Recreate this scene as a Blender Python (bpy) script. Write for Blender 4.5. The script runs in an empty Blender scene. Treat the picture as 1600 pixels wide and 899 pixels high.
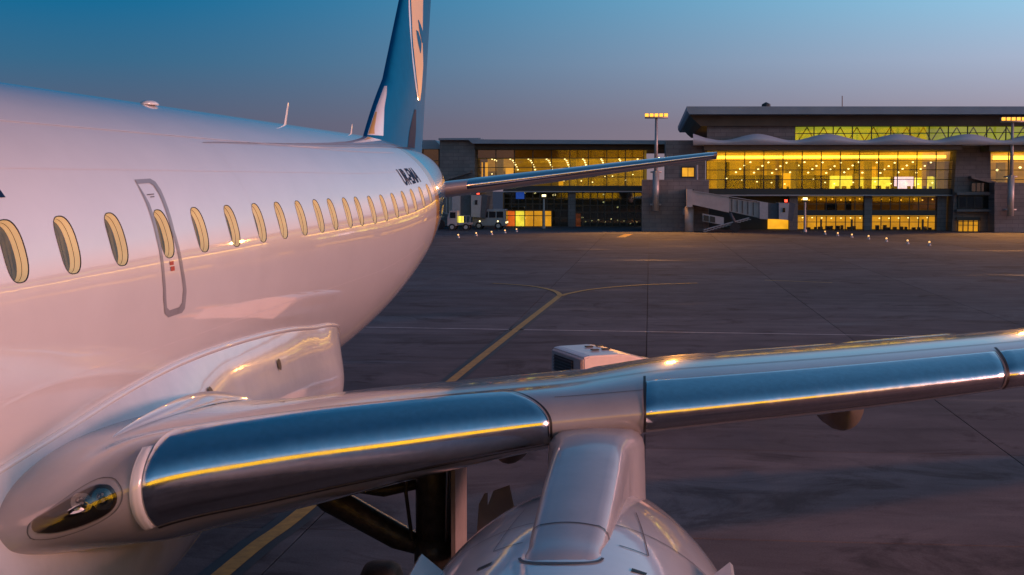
import bpy, bmesh, math, random
import numpy as np
from mathutils import Vector, Matrix
random.seed(7)
R = math.radians
sc = bpy.context.scene
COL = sc.collection

# ------------------------------------------------------------------ camera
F = 2150.0; VX = 1015.0; HY = 297.0; CAMH = 4.2           # focal length in photo pixels, lens facts
PIT = math.atan((449.5 - HY) / F)
YAW = math.atan((VX - 800) / F * math.cos(PIT))
cam = bpy.data.cameras.new('camera')
camo = bpy.data.objects.new('camera', cam); COL.objects.link(camo)
cam.sensor_width = 36; cam.lens = F / 1600 * 36
cam.clip_start = 0.05; cam.clip_end = 6000
camo.location = (0, 0, CAMH); camo.rotation_euler = (math.pi / 2 - PIT, 0, YAW)
sc.camera = camo
sc.render.engine = 'CYCLES'
sc.cycles.max_bounces = 8; sc.cycles.transparent_max_bounces = 12
sc.cycles.sample_clamp_indirect = 4

# ------------------------------------------------------------------ sky, light, exposure
# dusk: the sun has just gone down to the right of the picture; the sky brightens and warms towards it
SUN_AZ = math.atan2(.985, -.17)                               # from +Y towards +X
SDIR = Vector((math.sin(SUN_AZ), math.cos(SUN_AZ), 0))
w = bpy.data.worlds.new('World'); sc.world = w; w.use_nodes = True
nt = w.node_tree; N = nt.nodes; LK = nt.links
sky = N.new('ShaderNodeTexSky'); sky.sky_type = 'NISHITA'; sky.sun_disc = False
sky.sun_elevation = R(-2.0); sky.sun_rotation = SUN_AZ
sky.air_density = 1.2; sky.dust_density = 2.0; sky.ozone_density = 3.0
tc = N.new('ShaderNodeTexCoord'); sep = N.new('ShaderNodeSeparateXYZ')
LK.new(tc.outputs['Generated'], sep.inputs[0])
def skyramp(rows):
    r = N.new('ShaderNodeValToRGB'); cr = r.color_ramp; cr.interpolation = 'LINEAR'
    cr.elements[0].position = rows[0][0]; cr.elements[0].color = (*rows[0][1], 1)
    cr.elements[1].position = rows[-1][0]; cr.elements[1].color = (*rows[-1][1], 1)
    for p_, c_ in rows[1:-1]: e_ = cr.elements.new(p_); e_.color = (*c_, 1)
    LK.new(sep.outputs[2], r.inputs[0]); return r
away = skyramp([(0, (.115, .095, .14)), (.047, (.105, .115, .18)), (.09, (.040, .140, .255)), (.137, (.002, .145, .310)), (.25, (.002, .11, .26)), (.5, (.006, .065, .16)), (1, (.010, .050, .12))])
near = skyramp([(0, (.62, .40, .38)), (.047, (.46, .36, .42)), (.09, (.56, .62, .79)), (.137, (.42, .80, 1.05)), (.25, (.40, .62, .90)), (.5, (.08, .22, .40)), (1, (.010, .050, .12))])
dt = N.new('ShaderNodeVectorMath'); dt.operation = 'DOT_PRODUCT'; LK.new(tc.outputs['Generated'], dt.inputs[0]); dt.inputs[1].default_value = SDIR
gm = N.new('ShaderNodeMapRange'); gm.interpolation_type = 'SMOOTHSTEP'; gm.inputs[1].default_value = -.56; gm.inputs[2].default_value = .50
LK.new(dt.outputs['Value'], gm.inputs[0])
m1 = N.new('ShaderNodeMix'); m1.data_type = 'RGBA'; LK.new(gm.outputs[0], m1.inputs[0]); LK.new(away.outputs[0], m1.inputs[6]); LK.new(near.outputs[0], m1.inputs[7])
mx = N.new('ShaderNodeMix'); mx.data_type = 'RGBA'; mx.blend_type = 'ADD'; mx.inputs[0].default_value = 0.006
LK.new(m1.outputs[2], mx.inputs[6]); LK.new(sky.outputs[0], mx.inputs[7])
bg = N['Background']; bg.inputs[1].default_value = 1.0
LK.new(mx.outputs[2], bg.inputs[0])

sun = bpy.data.lights.new('sun', 'SUN'); sun.energy = 3.3; sun.angle = R(25); sun.color = (1.0, 0.40, 0.33)   # afterglow low on the right
suno = bpy.data.objects.new('sun', sun); COL.objects.link(suno)
suno.rotation_euler = (-(SDIR + Vector((0, 0, math.tan(R(4)))))).to_track_quat('-Z', 'Y').to_euler()
suno.location = (50, 10, 30)
vs = sc.view_settings
vs.view_transform = 'Standard'; vs.look = 'None'; vs.exposure = 0.0; vs.gamma = 1.0

# ------------------------------------------------------------------ pixel rays
def ray(x, y):
    u = (x - 800) / F; v = (449.5 - y) / F
    yy = math.cos(PIT) + v * math.sin(PIT); zz = -math.sin(PIT) + v * math.cos(PIT)
    X = u * math.cos(YAW) - yy * math.sin(YAW); Y = u * math.sin(YAW) + yy * math.cos(YAW)
    return Vector((X / Y, 1.0, zz / Y))
TILT = R(0.5)
def aray(x, y):                                             # the same ray in the aircraft's own axes, from the camera
    r = ray(x, y); Y = r.y * math.cos(TILT) + r.z * math.sin(TILT); Z = -r.y * math.sin(TILT) + r.z * math.cos(TILT)
    return Vector((r.x / Y, 1.0, Z / Y))
def gnd(x, y, z=0.0):
    r = ray(x, y); d = (z - CAMH) / r.z
    return Vector((r.x * d, d, z))
def at(x, y, Y):
    r = ray(x, y); return Vector((r.x * Y, Y, CAMH + r.z * Y))

# ------------------------------------------------------------------ materials
def mat(name, col, rough=0.5, metal=0.0, coat=0.0, emit=None, es=1.0, var=0.0, vscale=4.0, bump=0.0, bscale=20.0, spec=0.5, stretch=None, rvar=0.0, coatr=0.06, coatior=1.5, world=False):
    m = bpy.data.materials.new(name); m.use_nodes = True
    t = m.node_tree; b = t.nodes['Principled BSDF']
    b.inputs['Base Color'].default_value = (*col, 1)
    b.inputs['Roughness'].default_value = rough; b.inputs['Metallic'].default_value = metal
    b.inputs['Coat Weight'].default_value = coat; b.inputs['Coat IOR'].default_value = coatior; b.inputs['Coat Roughness'].default_value = coatr
    b.inputs['Specular IOR Level'].default_value = spec
    if emit: b.inputs['Emission Color'].default_value = (*emit, 1); b.inputs['Emission Strength'].default_value = es
    if var or bump or rvar:
        c = t.nodes.new('ShaderNodeTexCoord'); mp = t.nodes.new('ShaderNodeMapping')
        if world: t.links.new(t.nodes.new('ShaderNodeNewGeometry').outputs['Position'], mp.inputs[0])
        else: t.links.new(c.outputs['Object'], mp.inputs[0])
        if stretch: mp.inputs['Scale'].default_value = stretch
    if var:
        n = t.nodes.new('ShaderNodeTexNoise'); n.inputs['Scale'].default_value = vscale; n.inputs['Detail'].default_value = 6; n.inputs['Roughness'].default_value = 0.62
        t.links.new(mp.outputs[0], n.inputs[0])
        r = t.nodes.new('ShaderNodeValToRGB')
        r.color_ramp.elements[0].position = 0.3; r.color_ramp.elements[1].position = 0.72
        r.color_ramp.elements[0].color = (*[max(0, k * (1 - var)) for k in col], 1)
        r.color_ramp.elements[1].color = (*[min(1, k * (1 + var)) for k in col], 1)
        t.links.new(n.outputs[0], r.inputs[0]); t.links.new(r.outputs[0], b.inputs['Base Color'])
        if emit:
            r2 = t.nodes.new('ShaderNodeValToRGB')
            r2.color_ramp.elements[0].position = 0.3; r2.color_ramp.elements[1].position = 0.72
            r2.color_ramp.elements[0].color = (*[k * (1 - var) for k in emit], 1)
            r2.color_ramp.elements[1].color = (*[k * (1 + var) for k in emit], 1)
            t.links.new(n.outputs[0], r2.inputs[0]); t.links.new(r2.outputs[0], b.inputs['Emission Color'])
    if rvar:
        n3 = t.nodes.new('ShaderNodeTexNoise'); n3.inputs['Scale'].default_value = vscale * 0.6; n3.inputs['Detail'].default_value = 5
        t.links.new(mp.outputs[0], n3.inputs[0])
        m3 = t.nodes.new('ShaderNodeMapRange'); m3.inputs[1].default_value = 0.3; m3.inputs[2].default_value = 0.7
        m3.inputs[3].default_value = max(0.02, rough - rvar); m3.inputs[4].default_value = rough + rvar
        t.links.new(n3.outputs[0], m3.inputs[0]); t.links.new(m3.outputs[0], b.inputs['Roughness'])
    if bump:
        n2 = t.nodes.new('ShaderNodeTexNoise'); n2.inputs['Scale'].default_value = bscale; n2.inputs['Detail'].default_value = 3
        t.links.new(mp.outputs[0], n2.inputs[0])
        bp = t.nodes.new('ShaderNodeBump'); bp.inputs['Strength'].default_value = bump; bp.inputs['Distance'].default_value = 0.02
        t.links.new(n2.outputs[0], bp.inputs['Height'])
        t.links.new(bp.outputs[0], b.inputs['Normal']); t.links.new(bp.outputs[0], b.inputs['Coat Normal'])
    return m

def glassmat(name, tint, gl=0.12, rough=0.03):
    m = bpy.data.materials.new(name); m.use_nodes = True; t = m.node_tree; t.nodes.clear()
    o = t.nodes.new('ShaderNodeOutputMaterial'); mxs = t.nodes.new('ShaderNodeMixShader')
    tr = t.nodes.new('ShaderNodeBsdfTransparent'); gs = t.nodes.new('ShaderNodeBsdfGlossy')
    tr.inputs[0].default_value = (*tint, 1); gs.inputs['Roughness'].default_value = rough
    fr = t.nodes.new('ShaderNodeFresnel'); fr.inputs[0].default_value = 1.5
    ad = t.nodes.new('ShaderNodeMath'); ad.operation = 'ADD'; ad.inputs[1].default_value = gl; ad.use_clamp = True
    t.links.new(fr.outputs[0], ad.inputs[0]); t.links.new(ad.outputs[0], mxs.inputs[0])
    t.links.new(tr.outputs[0], mxs.inputs[1]); t.links.new(gs.outputs[0], mxs.inputs[2]); t.links.new(mxs.outputs[0], o.inputs[0])
    return m

M = {}
M['paint'] = mat('aircraft white paint', (0.80, 0.79, 0.78), 0.32, coat=1.0, var=0.035, vscale=2.2, bump=0.08, bscale=1.8, stretch=(1, 0.6, 1), coatr=0.025, coatior=1.75)
M['seam'] = mat('panel seam', (0.10, 0.10, 0.11), 0.6, var=0.3, vscale=9)
M['lap'] = mat('lap joint paint', (0.78, 0.77, 0.77), 0.35, coat=0.5, var=0.05)
M['greyline'] = mat('exit outline grey', (0.28, 0.28, 0.30), 0.45, coat=0.4, var=0.15, vscale=6)
M['fair'] = mat('fairing paint', (0.79, 0.77, 0.75), 0.28, coat=1.0, coatior=1.65, var=0.06, vscale=5, bump=0.10, bscale=2.6)
M['wing'] = mat('wing grey paint', (0.31, 0.305, 0.32), 0.30, coat=1.0, var=0.10, vscale=3, bump=0.03, bscale=3, stretch=(1, .5, 1), coatr=0.08)
M['slat'] = mat('polished leading edge', (0.70, 0.72, 0.75), 0.16, metal=1.0, var=0.07, vscale=22, bump=0.02, bscale=7, rvar=0.05)
M['nacelle'] = mat('nacelle paint', (0.76, 0.75, 0.76), 0.30, coat=1.0, coatior=1.65, var=0.06, vscale=4, bump=0.05, bscale=2.5)
M['pylon'] = mat('pylon paint', (0.42, 0.42, 0.45), 0.36, coat=0.6, var=0.08, vscale=5, bump=0.03, bscale=4)
M['blue'] = mat('livery blue', (0.004, 0.16, 0.34), 0.6, coat=0.0, var=0.06, spec=.04)
M['navy'] = mat('livery navy', (0.006, 0.030, 0.085), 0.6, spec=.05, var=0.05)
M['gold'] = mat('livery gold', (0.62, 0.36, 0.08), 0.3, coat=0.8, var=0.05)
M['cream'] = mat('livery cream', (0.80, 0.56, 0.30), 0.45, spec=.25, var=0.04)
M['reveal'] = mat('glowing window reveal', (0.86, 0.78, 0.66), 0.30, metal=0.0, var=0.12, vscale=2.5, coat=.5, emit=(.90, .50, .11), es=.32)  # warm glow is emission added to the reveal, which is no lamp
M['pane'] = mat('cabin window pane', (0.035, 0.085, 0.125), 0.06, coat=0.5, var=0.2, spec=0.5)
M['seal'] = mat('window seal', (0.018, 0.016, 0.018), 0.5, var=0.2)
M['lens'] = glassmat('lamp cover glass', (0.62, 0.62, 0.60), 0.05)
M['bowl'] = mat('lamp recess', (0.10, 0.075, 0.05), 0.35, metal=0.5, var=0.3, vscale=9)
M['chrome'] = mat('lamp reflector', (0.50, 0.47, 0.42), 0.18, metal=1.0, var=0.05)
M['gear'] = mat('gear metal', (0.060, 0.056, 0.05), 0.45, metal=0.5, var=0.4, vscale=14, bump=0.2, bscale=40)
M['geardoor'] = mat('gear door paint', (0.33, 0.28, 0.26), 0.4, var=0.15, vscale=8)
M['tyre'] = mat('tyre rubber', (0.018, 0.018, 0.02), 0.75, var=0.25, vscale=20, bump=0.2, bscale=60)
M['shadowgrey'] = mat('lower surface grey', (.15, .14, .14), .5, var=.15, vscale=5)
M['black'] = mat('black trim', (0.012, 0.012, 0.014), 0.5, var=0.3)
M['red'] = mat('red marking', (0.45, 0.06, 0.03), 0.5, var=0.1)

# ------------------------------------------------------------------ mesh helpers
def props(o, label=None, cat=None, group=None, kind=None):
    if label: o['label'] = label
    if cat: o['category'] = cat
    if group: o['group'] = group
    if kind: o['kind'] = kind
    return o
def empty(name, loc=(0, 0, 0), rot=(0, 0, 0), **k):
    o = bpy.data.objects.new(name, None); COL.objects.link(o); o.location = loc; o.rotation_euler = rot
    o.empty_display_size = 0.3
    return props(o, **k)
def mesh(name, V, Fc, m, parent=None, smooth=False, normals=None, off=(0, 0, 0)):
    me = bpy.data.meshes.new(name)
    me.from_pydata([(v[0] - off[0], v[1] - off[1], v[2] - off[2]) for v in V], [], Fc)
    for k in (m if isinstance(m, (list, tuple)) else [m]): me.materials.append(k)
    if smooth: me.polygons.foreach_set('use_smooth', [True] * len(me.polygons))
    me.validate(); me.update()
    if normals is not None and len(normals) == len(me.vertices): me.normals_split_custom_set_from_vertices([tuple(n) for n in normals])
    o = bpy.data.objects.new(name, me); COL.objects.link(o)
    if parent: o.parent = parent
    return o
_cube = {}
CUBE_V = [(x, y, z) for x in (-.5, .5) for y in (-.5, .5) for z in (-.5, .5)]
CUBE_F = [(0, 1, 3, 2), (4, 6, 7, 5), (0, 4, 5, 1), (2, 3, 7, 6), (0, 2, 6, 4), (1, 5, 7, 3)]
def box(name, a, b, m, parent=None):
    """axis-aligned box between corners a and b, world coordinates; parents stand unrotated"""
    if m.name not in _cube:
        me = bpy.data.meshes.new('block'); me.from_pydata(CUBE_V, [], CUBE_F); me.materials.append(m); me.update(); _cube[m.name] = me
    o = bpy.data.objects.new(name, _cube[m.name]); COL.objects.link(o)
    p = parent.matrix_basis.translation if parent else Vector((0, 0, 0))
    q = parent
    while q and q.parent: q = q.parent; p = p + q.matrix_basis.translation
    o.location = [(a[i] + b[i]) / 2 - p[i] for i in range(3)]
    s = [max(abs(b[i] - a[i]), .002) for i in range(3)]
    if parent and parent.type == 'MESH' and tuple(parent.scale) != (1, 1, 1):
        ps = parent.scale; o.location = [o.location[i] / ps[i] for i in range(3)]; s = [s[i] / ps[i] for i in range(3)]
    o.scale = s
    if parent: o.parent = parent
    return o
def tube(pts, rad, n=10, cap=True):
    """swept tube along points with radii; returns verts, faces"""
    V = []; Fc = []
    pts = [Vector(p) for p in pts]
    rr = rad if isinstance(rad, (list, tuple)) else [rad] * len(pts)
    up = None
    for i, p in enumerate(pts):
        t = (pts[min(i + 1, len(pts) - 1)] - pts[max(i - 1, 0)]).normalized()
        if up is None: up = Vector((0, 0, 1)) if abs(t.z) < .9 else Vector((1, 0, 0))
        a = t.cross(up).normalized(); b = a.cross(t).normalized(); up = b
        for k in range(n):
            q = 2 * math.pi * k / n
            V.append(p + a * math.cos(q) * rr[i] + b * math.sin(q) * rr[i])
    for i in range(len(pts) - 1):
        for k in range(n):
            Fc.append((i * n + k, i * n + (k + 1) % n, (i + 1) * n + (k + 1) % n, (i + 1) * n + k))
    if cap: Fc.append(tuple(range(n))[::-1]); Fc.append(tuple((len(pts) - 1) * n + k for k in range(n)))
    return V, Fc
def join(*parts):
    V = []; Fc = []
    for v, f in parts:
        o = len(V); V += list(v); Fc += [tuple(i + o for i in q) for q in f]
    return V, Fc
def boxvf(a, b):
    lo = [min(a[i], b[i]) for i in range(3)]; hi = [max(a[i], b[i]) for i in range(3)]
    V = [(lo[0] + (v[0] + .5) * (hi[0] - lo[0]), lo[1] + (v[1] + .5) * (hi[1] - lo[1]), lo[2] + (v[2] + .5) * (hi[2] - lo[2])) for v in CUBE_V]
    return V, CUBE_F
def grid(nu, nv, fn, closeu=False):
    V = [fn(i, j) for i in range(nu) for j in range(nv)]
    Fc = []
    for i in range(nu if closeu else nu - 1):
        for j in range(nv - 1):
            a = i * nv + j; b = ((i + 1) % nu) * nv + j
            Fc.append((a, b, b + 1, a + 1))
    return V, Fc
def sstep(a, b, x):
    t = min(1, max(0, (x - a) / (b - a))); return t * t * (3 - 2 * t)
def hermite(tab):
    xs = [r[0] for r in tab]; n = len(tab); cols = len(tab[0]) - 1
    sl = []
    for i in range(n):
        row = []
        for c in range(1, cols + 1):
            if i == 0: s = (tab[1][c] - tab[0][c]) / (xs[1] - xs[0])
            elif i == n - 1: s = (tab[-1][c] - tab[-2][c]) / (xs[-1] - xs[-2])
            else:
                h0, h1 = xs[i] - xs[i - 1], xs[i + 1] - xs[i]
                s0 = (tab[i][c] - tab[i - 1][c]) / h0; s1 = (tab[i + 1][c] - tab[i][c]) / h1
                s = (s0 * h1 + s1 * h0) / (h0 + h1)
                if s0 * s1 <= 0: s = 0
            row.append(s)
        sl.append(row)
    def f(x):
        x = min(max(x, xs[0]), xs[-1])
        i = 0
        while i < n - 2 and x > xs[i + 1]: i += 1
        h = xs[i + 1] - xs[i]; t = (x - xs[i]) / h
        h00 = 2 * t**3 - 3 * t**2 + 1; h10 = t**3 - 2 * t**2 + t; h01 = -2 * t**3 + 3 * t**2; h11 = t**3 - t**2
        return [h00 * tab[i][c + 1] + h10 * h * sl[i][c] + h01 * tab[i + 1][c + 1] + h11 * h * sl[i + 1][c] for c in range(cols)]
    return f

# ================================================================== GROUND
def ground_mat(name, slab):
    m = bpy.data.materials.new(name); m.use_nodes = True; t = m.node_tree; b = t.nodes['Principled BSDF']
    nd = t.nodes.new; lk = t.links.new
    g = nd('ShaderNodeNewGeometry'); mp = nd('ShaderNodeMapping'); lk(g.outputs['Position'], mp.inputs[0])
    def noise(scale, det=6, rough=.6, mapping=None, dist=0.0):
        n = nd('ShaderNodeTexNoise'); n.inputs['Scale'].default_value = scale; n.inputs['Detail'].default_value = det; n.inputs['Roughness'].default_value = rough
        n.inputs['Distortion'].default_value = dist
        lk((mapping or mp).outputs[0], n.inputs[0]); return n
    def ramp(src, p0, p1, c0, c1):
        r = nd('ShaderNodeValToRGB'); e = r.color_ramp.elements
        e[0].position = p0; e[1].position = p1; e[0].color = (*c0, 1); e[1].color = (*c1, 1); lk(src, r.inputs[0]); return r
    def mul(a, bb, fac=1.0):
        x = nd('ShaderNodeMix'); x.data_type = 'RGBA'; x.blend_type = 'MULTIPLY'; x.inputs[0].default_value = fac
        lk(a, x.inputs[6]); lk(bb, x.inputs[7]); return x
    base = ramp(noise(.55, 8, .65, dist=.6).outputs[0], .3, .75, (.088, .096, .112), (.160, .168, .188))
    fine = ramp(noise(42, 5, .75).outputs[0], .28, .75, (.58, .58, .58), (1.25, 1.25, 1.25))
    mp2 = nd('ShaderNodeMapping'); mp2.inputs['Scale'].default_value = (.22, 1.0, 1); mp2.inputs['Rotation'].default_value = (0, 0, R(9)); lk(g.outputs['Position'], mp2.inputs[0])
    streak = ramp(noise(.9, 7, .62, mp2, .8).outputs[0], .34, .58, (.72, .72, .74), (1, 1, 1))
    mp3 = nd('ShaderNodeMapping'); mp3.inputs['Scale'].default_value = (.35, .35, 1); mp3.inputs['Location'].default_value = (3.3, 1.7, 0); lk(g.outputs['Position'], mp3.inputs[0])
    stain = ramp(noise(1.0, 9, .7, mp3, 1.4).outputs[0], .35, .47, (.50, .48, .49), (1, 1, 1))
    speck = ramp(noise(7.0, 8, .8).outputs[0], .30, .42, (.62, .60, .60), (1, 1, 1))
    c = mul(base.outputs[0], fine.outputs[0]); c = mul(c.outputs[2], streak.outputs[0]); c = mul(c.outputs[2], stain.outputs[0]); c = mul(c.outputs[2], speck.outputs[0], .7)
    if slab:
        oi = nd('ShaderNodeObjectInfo'); tone = ramp(oi.outputs['Random'], 0, 1, (.80, .79, .80), (1.16, 1.14, 1.12)); c = mul(c.outputs[2], tone.outputs[0])
    lk(c.outputs[2], b.inputs['Base Color'])
    rr = nd('ShaderNodeMapRange'); rr.inputs[1].default_value = .58; rr.inputs[2].default_value = .72; rr.inputs[3].default_value = .88; rr.inputs[4].default_value = .50
    lk(noise(.35, 5, .6, mp2, .5).outputs[0], rr.inputs[0]); lk(rr.outputs[0], b.inputs['Roughness'])
    b.inputs['Specular IOR Level'].default_value = .25
    bp = nd('ShaderNodeBump'); bp.inputs['Strength'].default_value = .25; bp.inputs['Distance'].default_value = .01
    lk(noise(45, 5, .7).outputs[0], bp.inputs['Height']); lk(bp.outputs[0], b.inputs['Normal'])
    return m
M['apron'] = ground_mat('apron concrete', True); M['far_apron'] = ground_mat('far apron', False)
M['markyellow'] = mat('yellow marking paint', (.42, .25, .035), .6, var=.35, vscale=5, bump=.1, bscale=40)
M['markblack'] = mat('black marking paint', (.022, .022, .024), .6, var=.4, vscale=4)
M['markwhite'] = mat('white marking paint', (.42, .40, .40), .6, var=.4, vscale=3)
ground = mesh('ground', [(-2500, -2500, -.05), (2500, -2500, -.05), (2500, 3500, -.05), (-2500, 3500, -.05)], [(0, 1, 2, 3)], M['far_apron'])
props(ground, kind='structure')
xs = [-4.2 - 5.77 * k for k in range(6, 0, -1)] + [-4.2, -.05] + [-.05 + 5.77 * k for k in range(1, 8)]
ys = [16.5 + 5.77 * k for k in range(-4, 22)]
_sm = bpy.data.meshes.new('concrete_slab'); _b = bmesh.new(); bmesh.ops.create_cube(_b, size=1)
bmesh.ops.bevel(_b, geom=[e for e in _b.edges if abs(e.verts[0].co.z - .5) < .01 and abs(e.verts[1].co.z - .5) < .01], offset=.0018, segments=1, affect='EDGES')
_b.to_mesh(_sm); _b.free(); _sm.materials.append(M['apron'])
for i in range(len(xs) - 1):
    for j in range(len(ys) - 1):
        if ys[j] < 4 and abs(xs[i]) > 20: continue
        o = bpy.data.objects.new('concrete_slab', _sm); COL.objects.link(o); o.parent = ground
        g_ = .022
        o.location = ((xs[i] + xs[i + 1]) / 2, (ys[j] + ys[j + 1]) / 2, -.02 + random.uniform(-.0015, 0))
        o.scale = (xs[i + 1] - xs[i] - g_, ys[j + 1] - ys[j] - g_, .04)
# far sheet of asphalt reaching the terminal, level with the slabs
asph = mesh('apron_pavement', [(-400, ys[-1], 0), (400, ys[-1], 0), (400, 420, 0), (-400, 420, 0),
    (xs[-1], -400, 0), (400, -400, 0), (400, ys[-1], 0), (xs[-1], ys[-1], 0),
    (-400, -400, 0), (xs[0], -400, 0), (xs[0], ys[-1], 0), (-400, ys[-1], 0),
    (xs[0], -400, 0), (xs[-1], -400, 0), (xs[-1], ys[0], 0), (xs[0], ys[0], 0)], [(0, 1, 2, 3), (4, 5, 6, 7), (8, 9, 10, 11), (12, 13, 14, 15)], M['far_apron'])
props(asph, kind='structure')

def ribbon(name, pts, width, z, m):
    V = []; Fc = []
    for i, p in enumerate(pts):
        t = (pts[min(i + 1, len(pts) - 1)] - pts[max(i - 1, 0)]); t.z = 0; t.normalize()
        n_ = Vector((-t.y, t.x, 0)) * width / 2
        V += [(p.x + n_.x, p.y + n_.y, z), (p.x - n_.x, p.y - n_.y, z)]
        if i: Fc.append((2 * i - 2, 2 * i - 1, 2 * i + 1, 2 * i))
    return props(mesh(name, V, Fc, m), kind='structure')
def dense(pts, k=14):
    f = hermite([(i, p.x, p.y) for i, p in enumerate(pts)])
    return [Vector((*f(i / k), 0)) for i in range((len(pts) - 1) * k + 1)]
lead = dense([gnd(345, 899) + Vector((-.12, -12, 0)), gnd(345, 899), gnd(490, 785), gnd(710, 592), gnd(875, 462)])
ribbon('guide_line_border', lead, .46, .004, M['markblack'])
ribbon('guide_line', lead, .21, .008, M['markyellow'])
for zz, px in ((.012, [(876, 463), (870, 457), (855, 452), (825, 447), (770, 443)]), (.016, [(876, 463), (890, 459), (930, 452), (1000, 446), (1090, 443)])):
    br = dense([gnd(*p) for p in px]); ribbon('guide_line', br, .22, zz, M['markyellow'])
ribbon('white_line', [gnd(600, 512) + Vector((-60, 3.4, 0)), gnd(600, 512), gnd(1600, 528), gnd(1600, 528) + Vector((60, -3.4, 0))], .14, .004, M['markwhite'])
ribbon('stand_line', [gnd(970, 371), gnd(983, 366)], .8, .004, M['markyellow'])
ribbon('stand_line', [gnd(1195, 438), gnd(1300, 442)], .2, .004, M['markyellow'])

# ================================================================== AIRCRAFT
# modelled in the aircraft's own axes: X to its left wing, d aft along the fuselage, z up, measured from the viewpoint
CX = -5.0; ZC = -.78; ORG = Vector((CX, 13.0, -CAMH))
RT = Matrix.Rotation(TILT, 4, 'X')
plane = empty('passenger_jet', Vector((0, 0, CAMH)) + RT.to_3x3() @ ORG, (TILT, 0, 0),
    label='white twin-engine passenger jet with blue tail fin parked on the apron', cat='airplane')
def am(name, V, Fc, m, parent=None, smooth=True, normals=None):
    return mesh(name, V, Fc, m, parent or plane, smooth, normals, off=ORG)

TAIL = hermite([  # d, half width, top, bottom
    (-7.6, .02, ZC - .75, ZC - .80), (-7.3, .42, ZC - .30, ZC - 1.15), (-6.4, .88, ZC + .30, ZC - 1.5), (-5.0, 1.25, ZC + .95, ZC - 1.74), (-3.2, 1.45, ZC + 1.38, ZC - 1.83),
    (-1.5, 1.505, ZC + 1.505, ZC - 1.845), (2, 1.505, ZC + 1.505, ZC - 1.845), (17.4, 1.505, ZC + 1.505, ZC - 1.845), (19.5, 1.505, ZC + 1.505, ZC - 1.74), (21.6, 1.498, ZC + 1.505, ZC - 1.48), (23, 1.455, ZC + 1.495, ZC - 1.22),
    (25, 1.27, ZC + 1.45, ZC - .78), (27, .98, ZC + 1.38, ZC - .32), (29, .60, ZC + 1.27, ZC + .16), (30.5, .30, ZC + 1.15, ZC + .55), (31.2, .12, ZC + 1.02, ZC + .80)])
def fdims(d):
    wv, t, b = TAIL(d)
    return wv, t, b, b + (t - b) * (1.845 / 3.35)
def S(d, th, off=0.0):
    wv, t, b, mdl = fdims(d)
    s, c = math.sin(th), math.cos(th)
    p = Vector((CX + wv * c, d, mdl + (t - mdl) * s if s > 0 else mdl + (mdl - b) * s))
    if off: p += SN(d, th) * off
    return p
def SN(d, th):
    e = 1e-3
    a = S(d, th + e) - S(d, th - e); b = S(d + .02, th) - S(d - .02, th)
    n = a.cross(b)
    if n.length < 1e-12: return Vector((0, -1, 0))
    n.normalize()
    c = S(d, th) - Vector((CX, d, fdims(d)[3]))
    return n if n.dot(c) > 0 else -n
def fhit(x, y):
    """pixel -> (d, theta) on the fuselage side"""
    r = aray(x, y); d = 2.0; prev = None
    def inside(d):
        wv, t, b, mdl = fdims(d); X = (r.x * d - CX) / wv; z = r.z * d - mdl
        z /= (t - mdl) if z > 0 else (mdl - b)
        return X * X + z * z - 1
    while d < 31 and inside(d) > 0: d += .05
    lo, hi = d - .05, d
    for _ in range(30):
        md = (lo + hi) / 2
        if inside(md) > 0: lo = md
        else: hi = md
    wv, t, b, mdl = fdims(hi); X = (r.x * hi - CX) / wv; z = r.z * hi - mdl; z /= (t - mdl) if z > 0 else (mdl - b)
    return hi, math.atan2(z, X)

# --- livery material of the fuselage: white, a gold band, blue tail cone (flat paint, sharp edges)
def livery():
    m = M['paint'].copy(); m.name = 'fuselage livery'; t = m.node_tree; b = t.nodes['Principled BSDF']
    src = b.inputs['Base Color'].links[0].from_socket
    tc_ = t.nodes.new('ShaderNodeTexCoord'); sp = t.nodes.new('ShaderNodeSeparateXYZ'); t.links.new(tc_.outputs['Object'], sp.inputs[0])
    k = t.nodes.new('ShaderNodeMath'); k.operation = 'MULTIPLY_ADD'; t.links.new(sp.outputs[2], k.inputs[0]); k.inputs[1].default_value = .10; t.links.new(sp.outputs[1], k.inputs[2])
    cur = src
    for lim, c in ((LIV0, (.66, .34, .06)), (LIV1, (.006, .16, .36))):
        g = t.nodes.new('ShaderNodeMath'); g.operation = 'GREATER_THAN'; t.links.new(k.outputs[0], g.inputs[0]); g.inputs[1].default_value = lim
        x = t.nodes.new('ShaderNodeMix'); x.data_type = 'RGBA'; t.links.new(g.outputs[0], x.inputs[0]); t.links.new(cur, x.inputs[6]); x.inputs[7].default_value = (*c, 1); cur = x.outputs[2]
    t.links.new(cur, b.inputs['Base Color'])
    return m
_lv = fhit(682, 335); LIV0 = _lv[0] - 13 + .10 * (S(*_lv).z + CAMH); LIV1 = LIV0 + .55
M['livery'] = livery()

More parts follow.
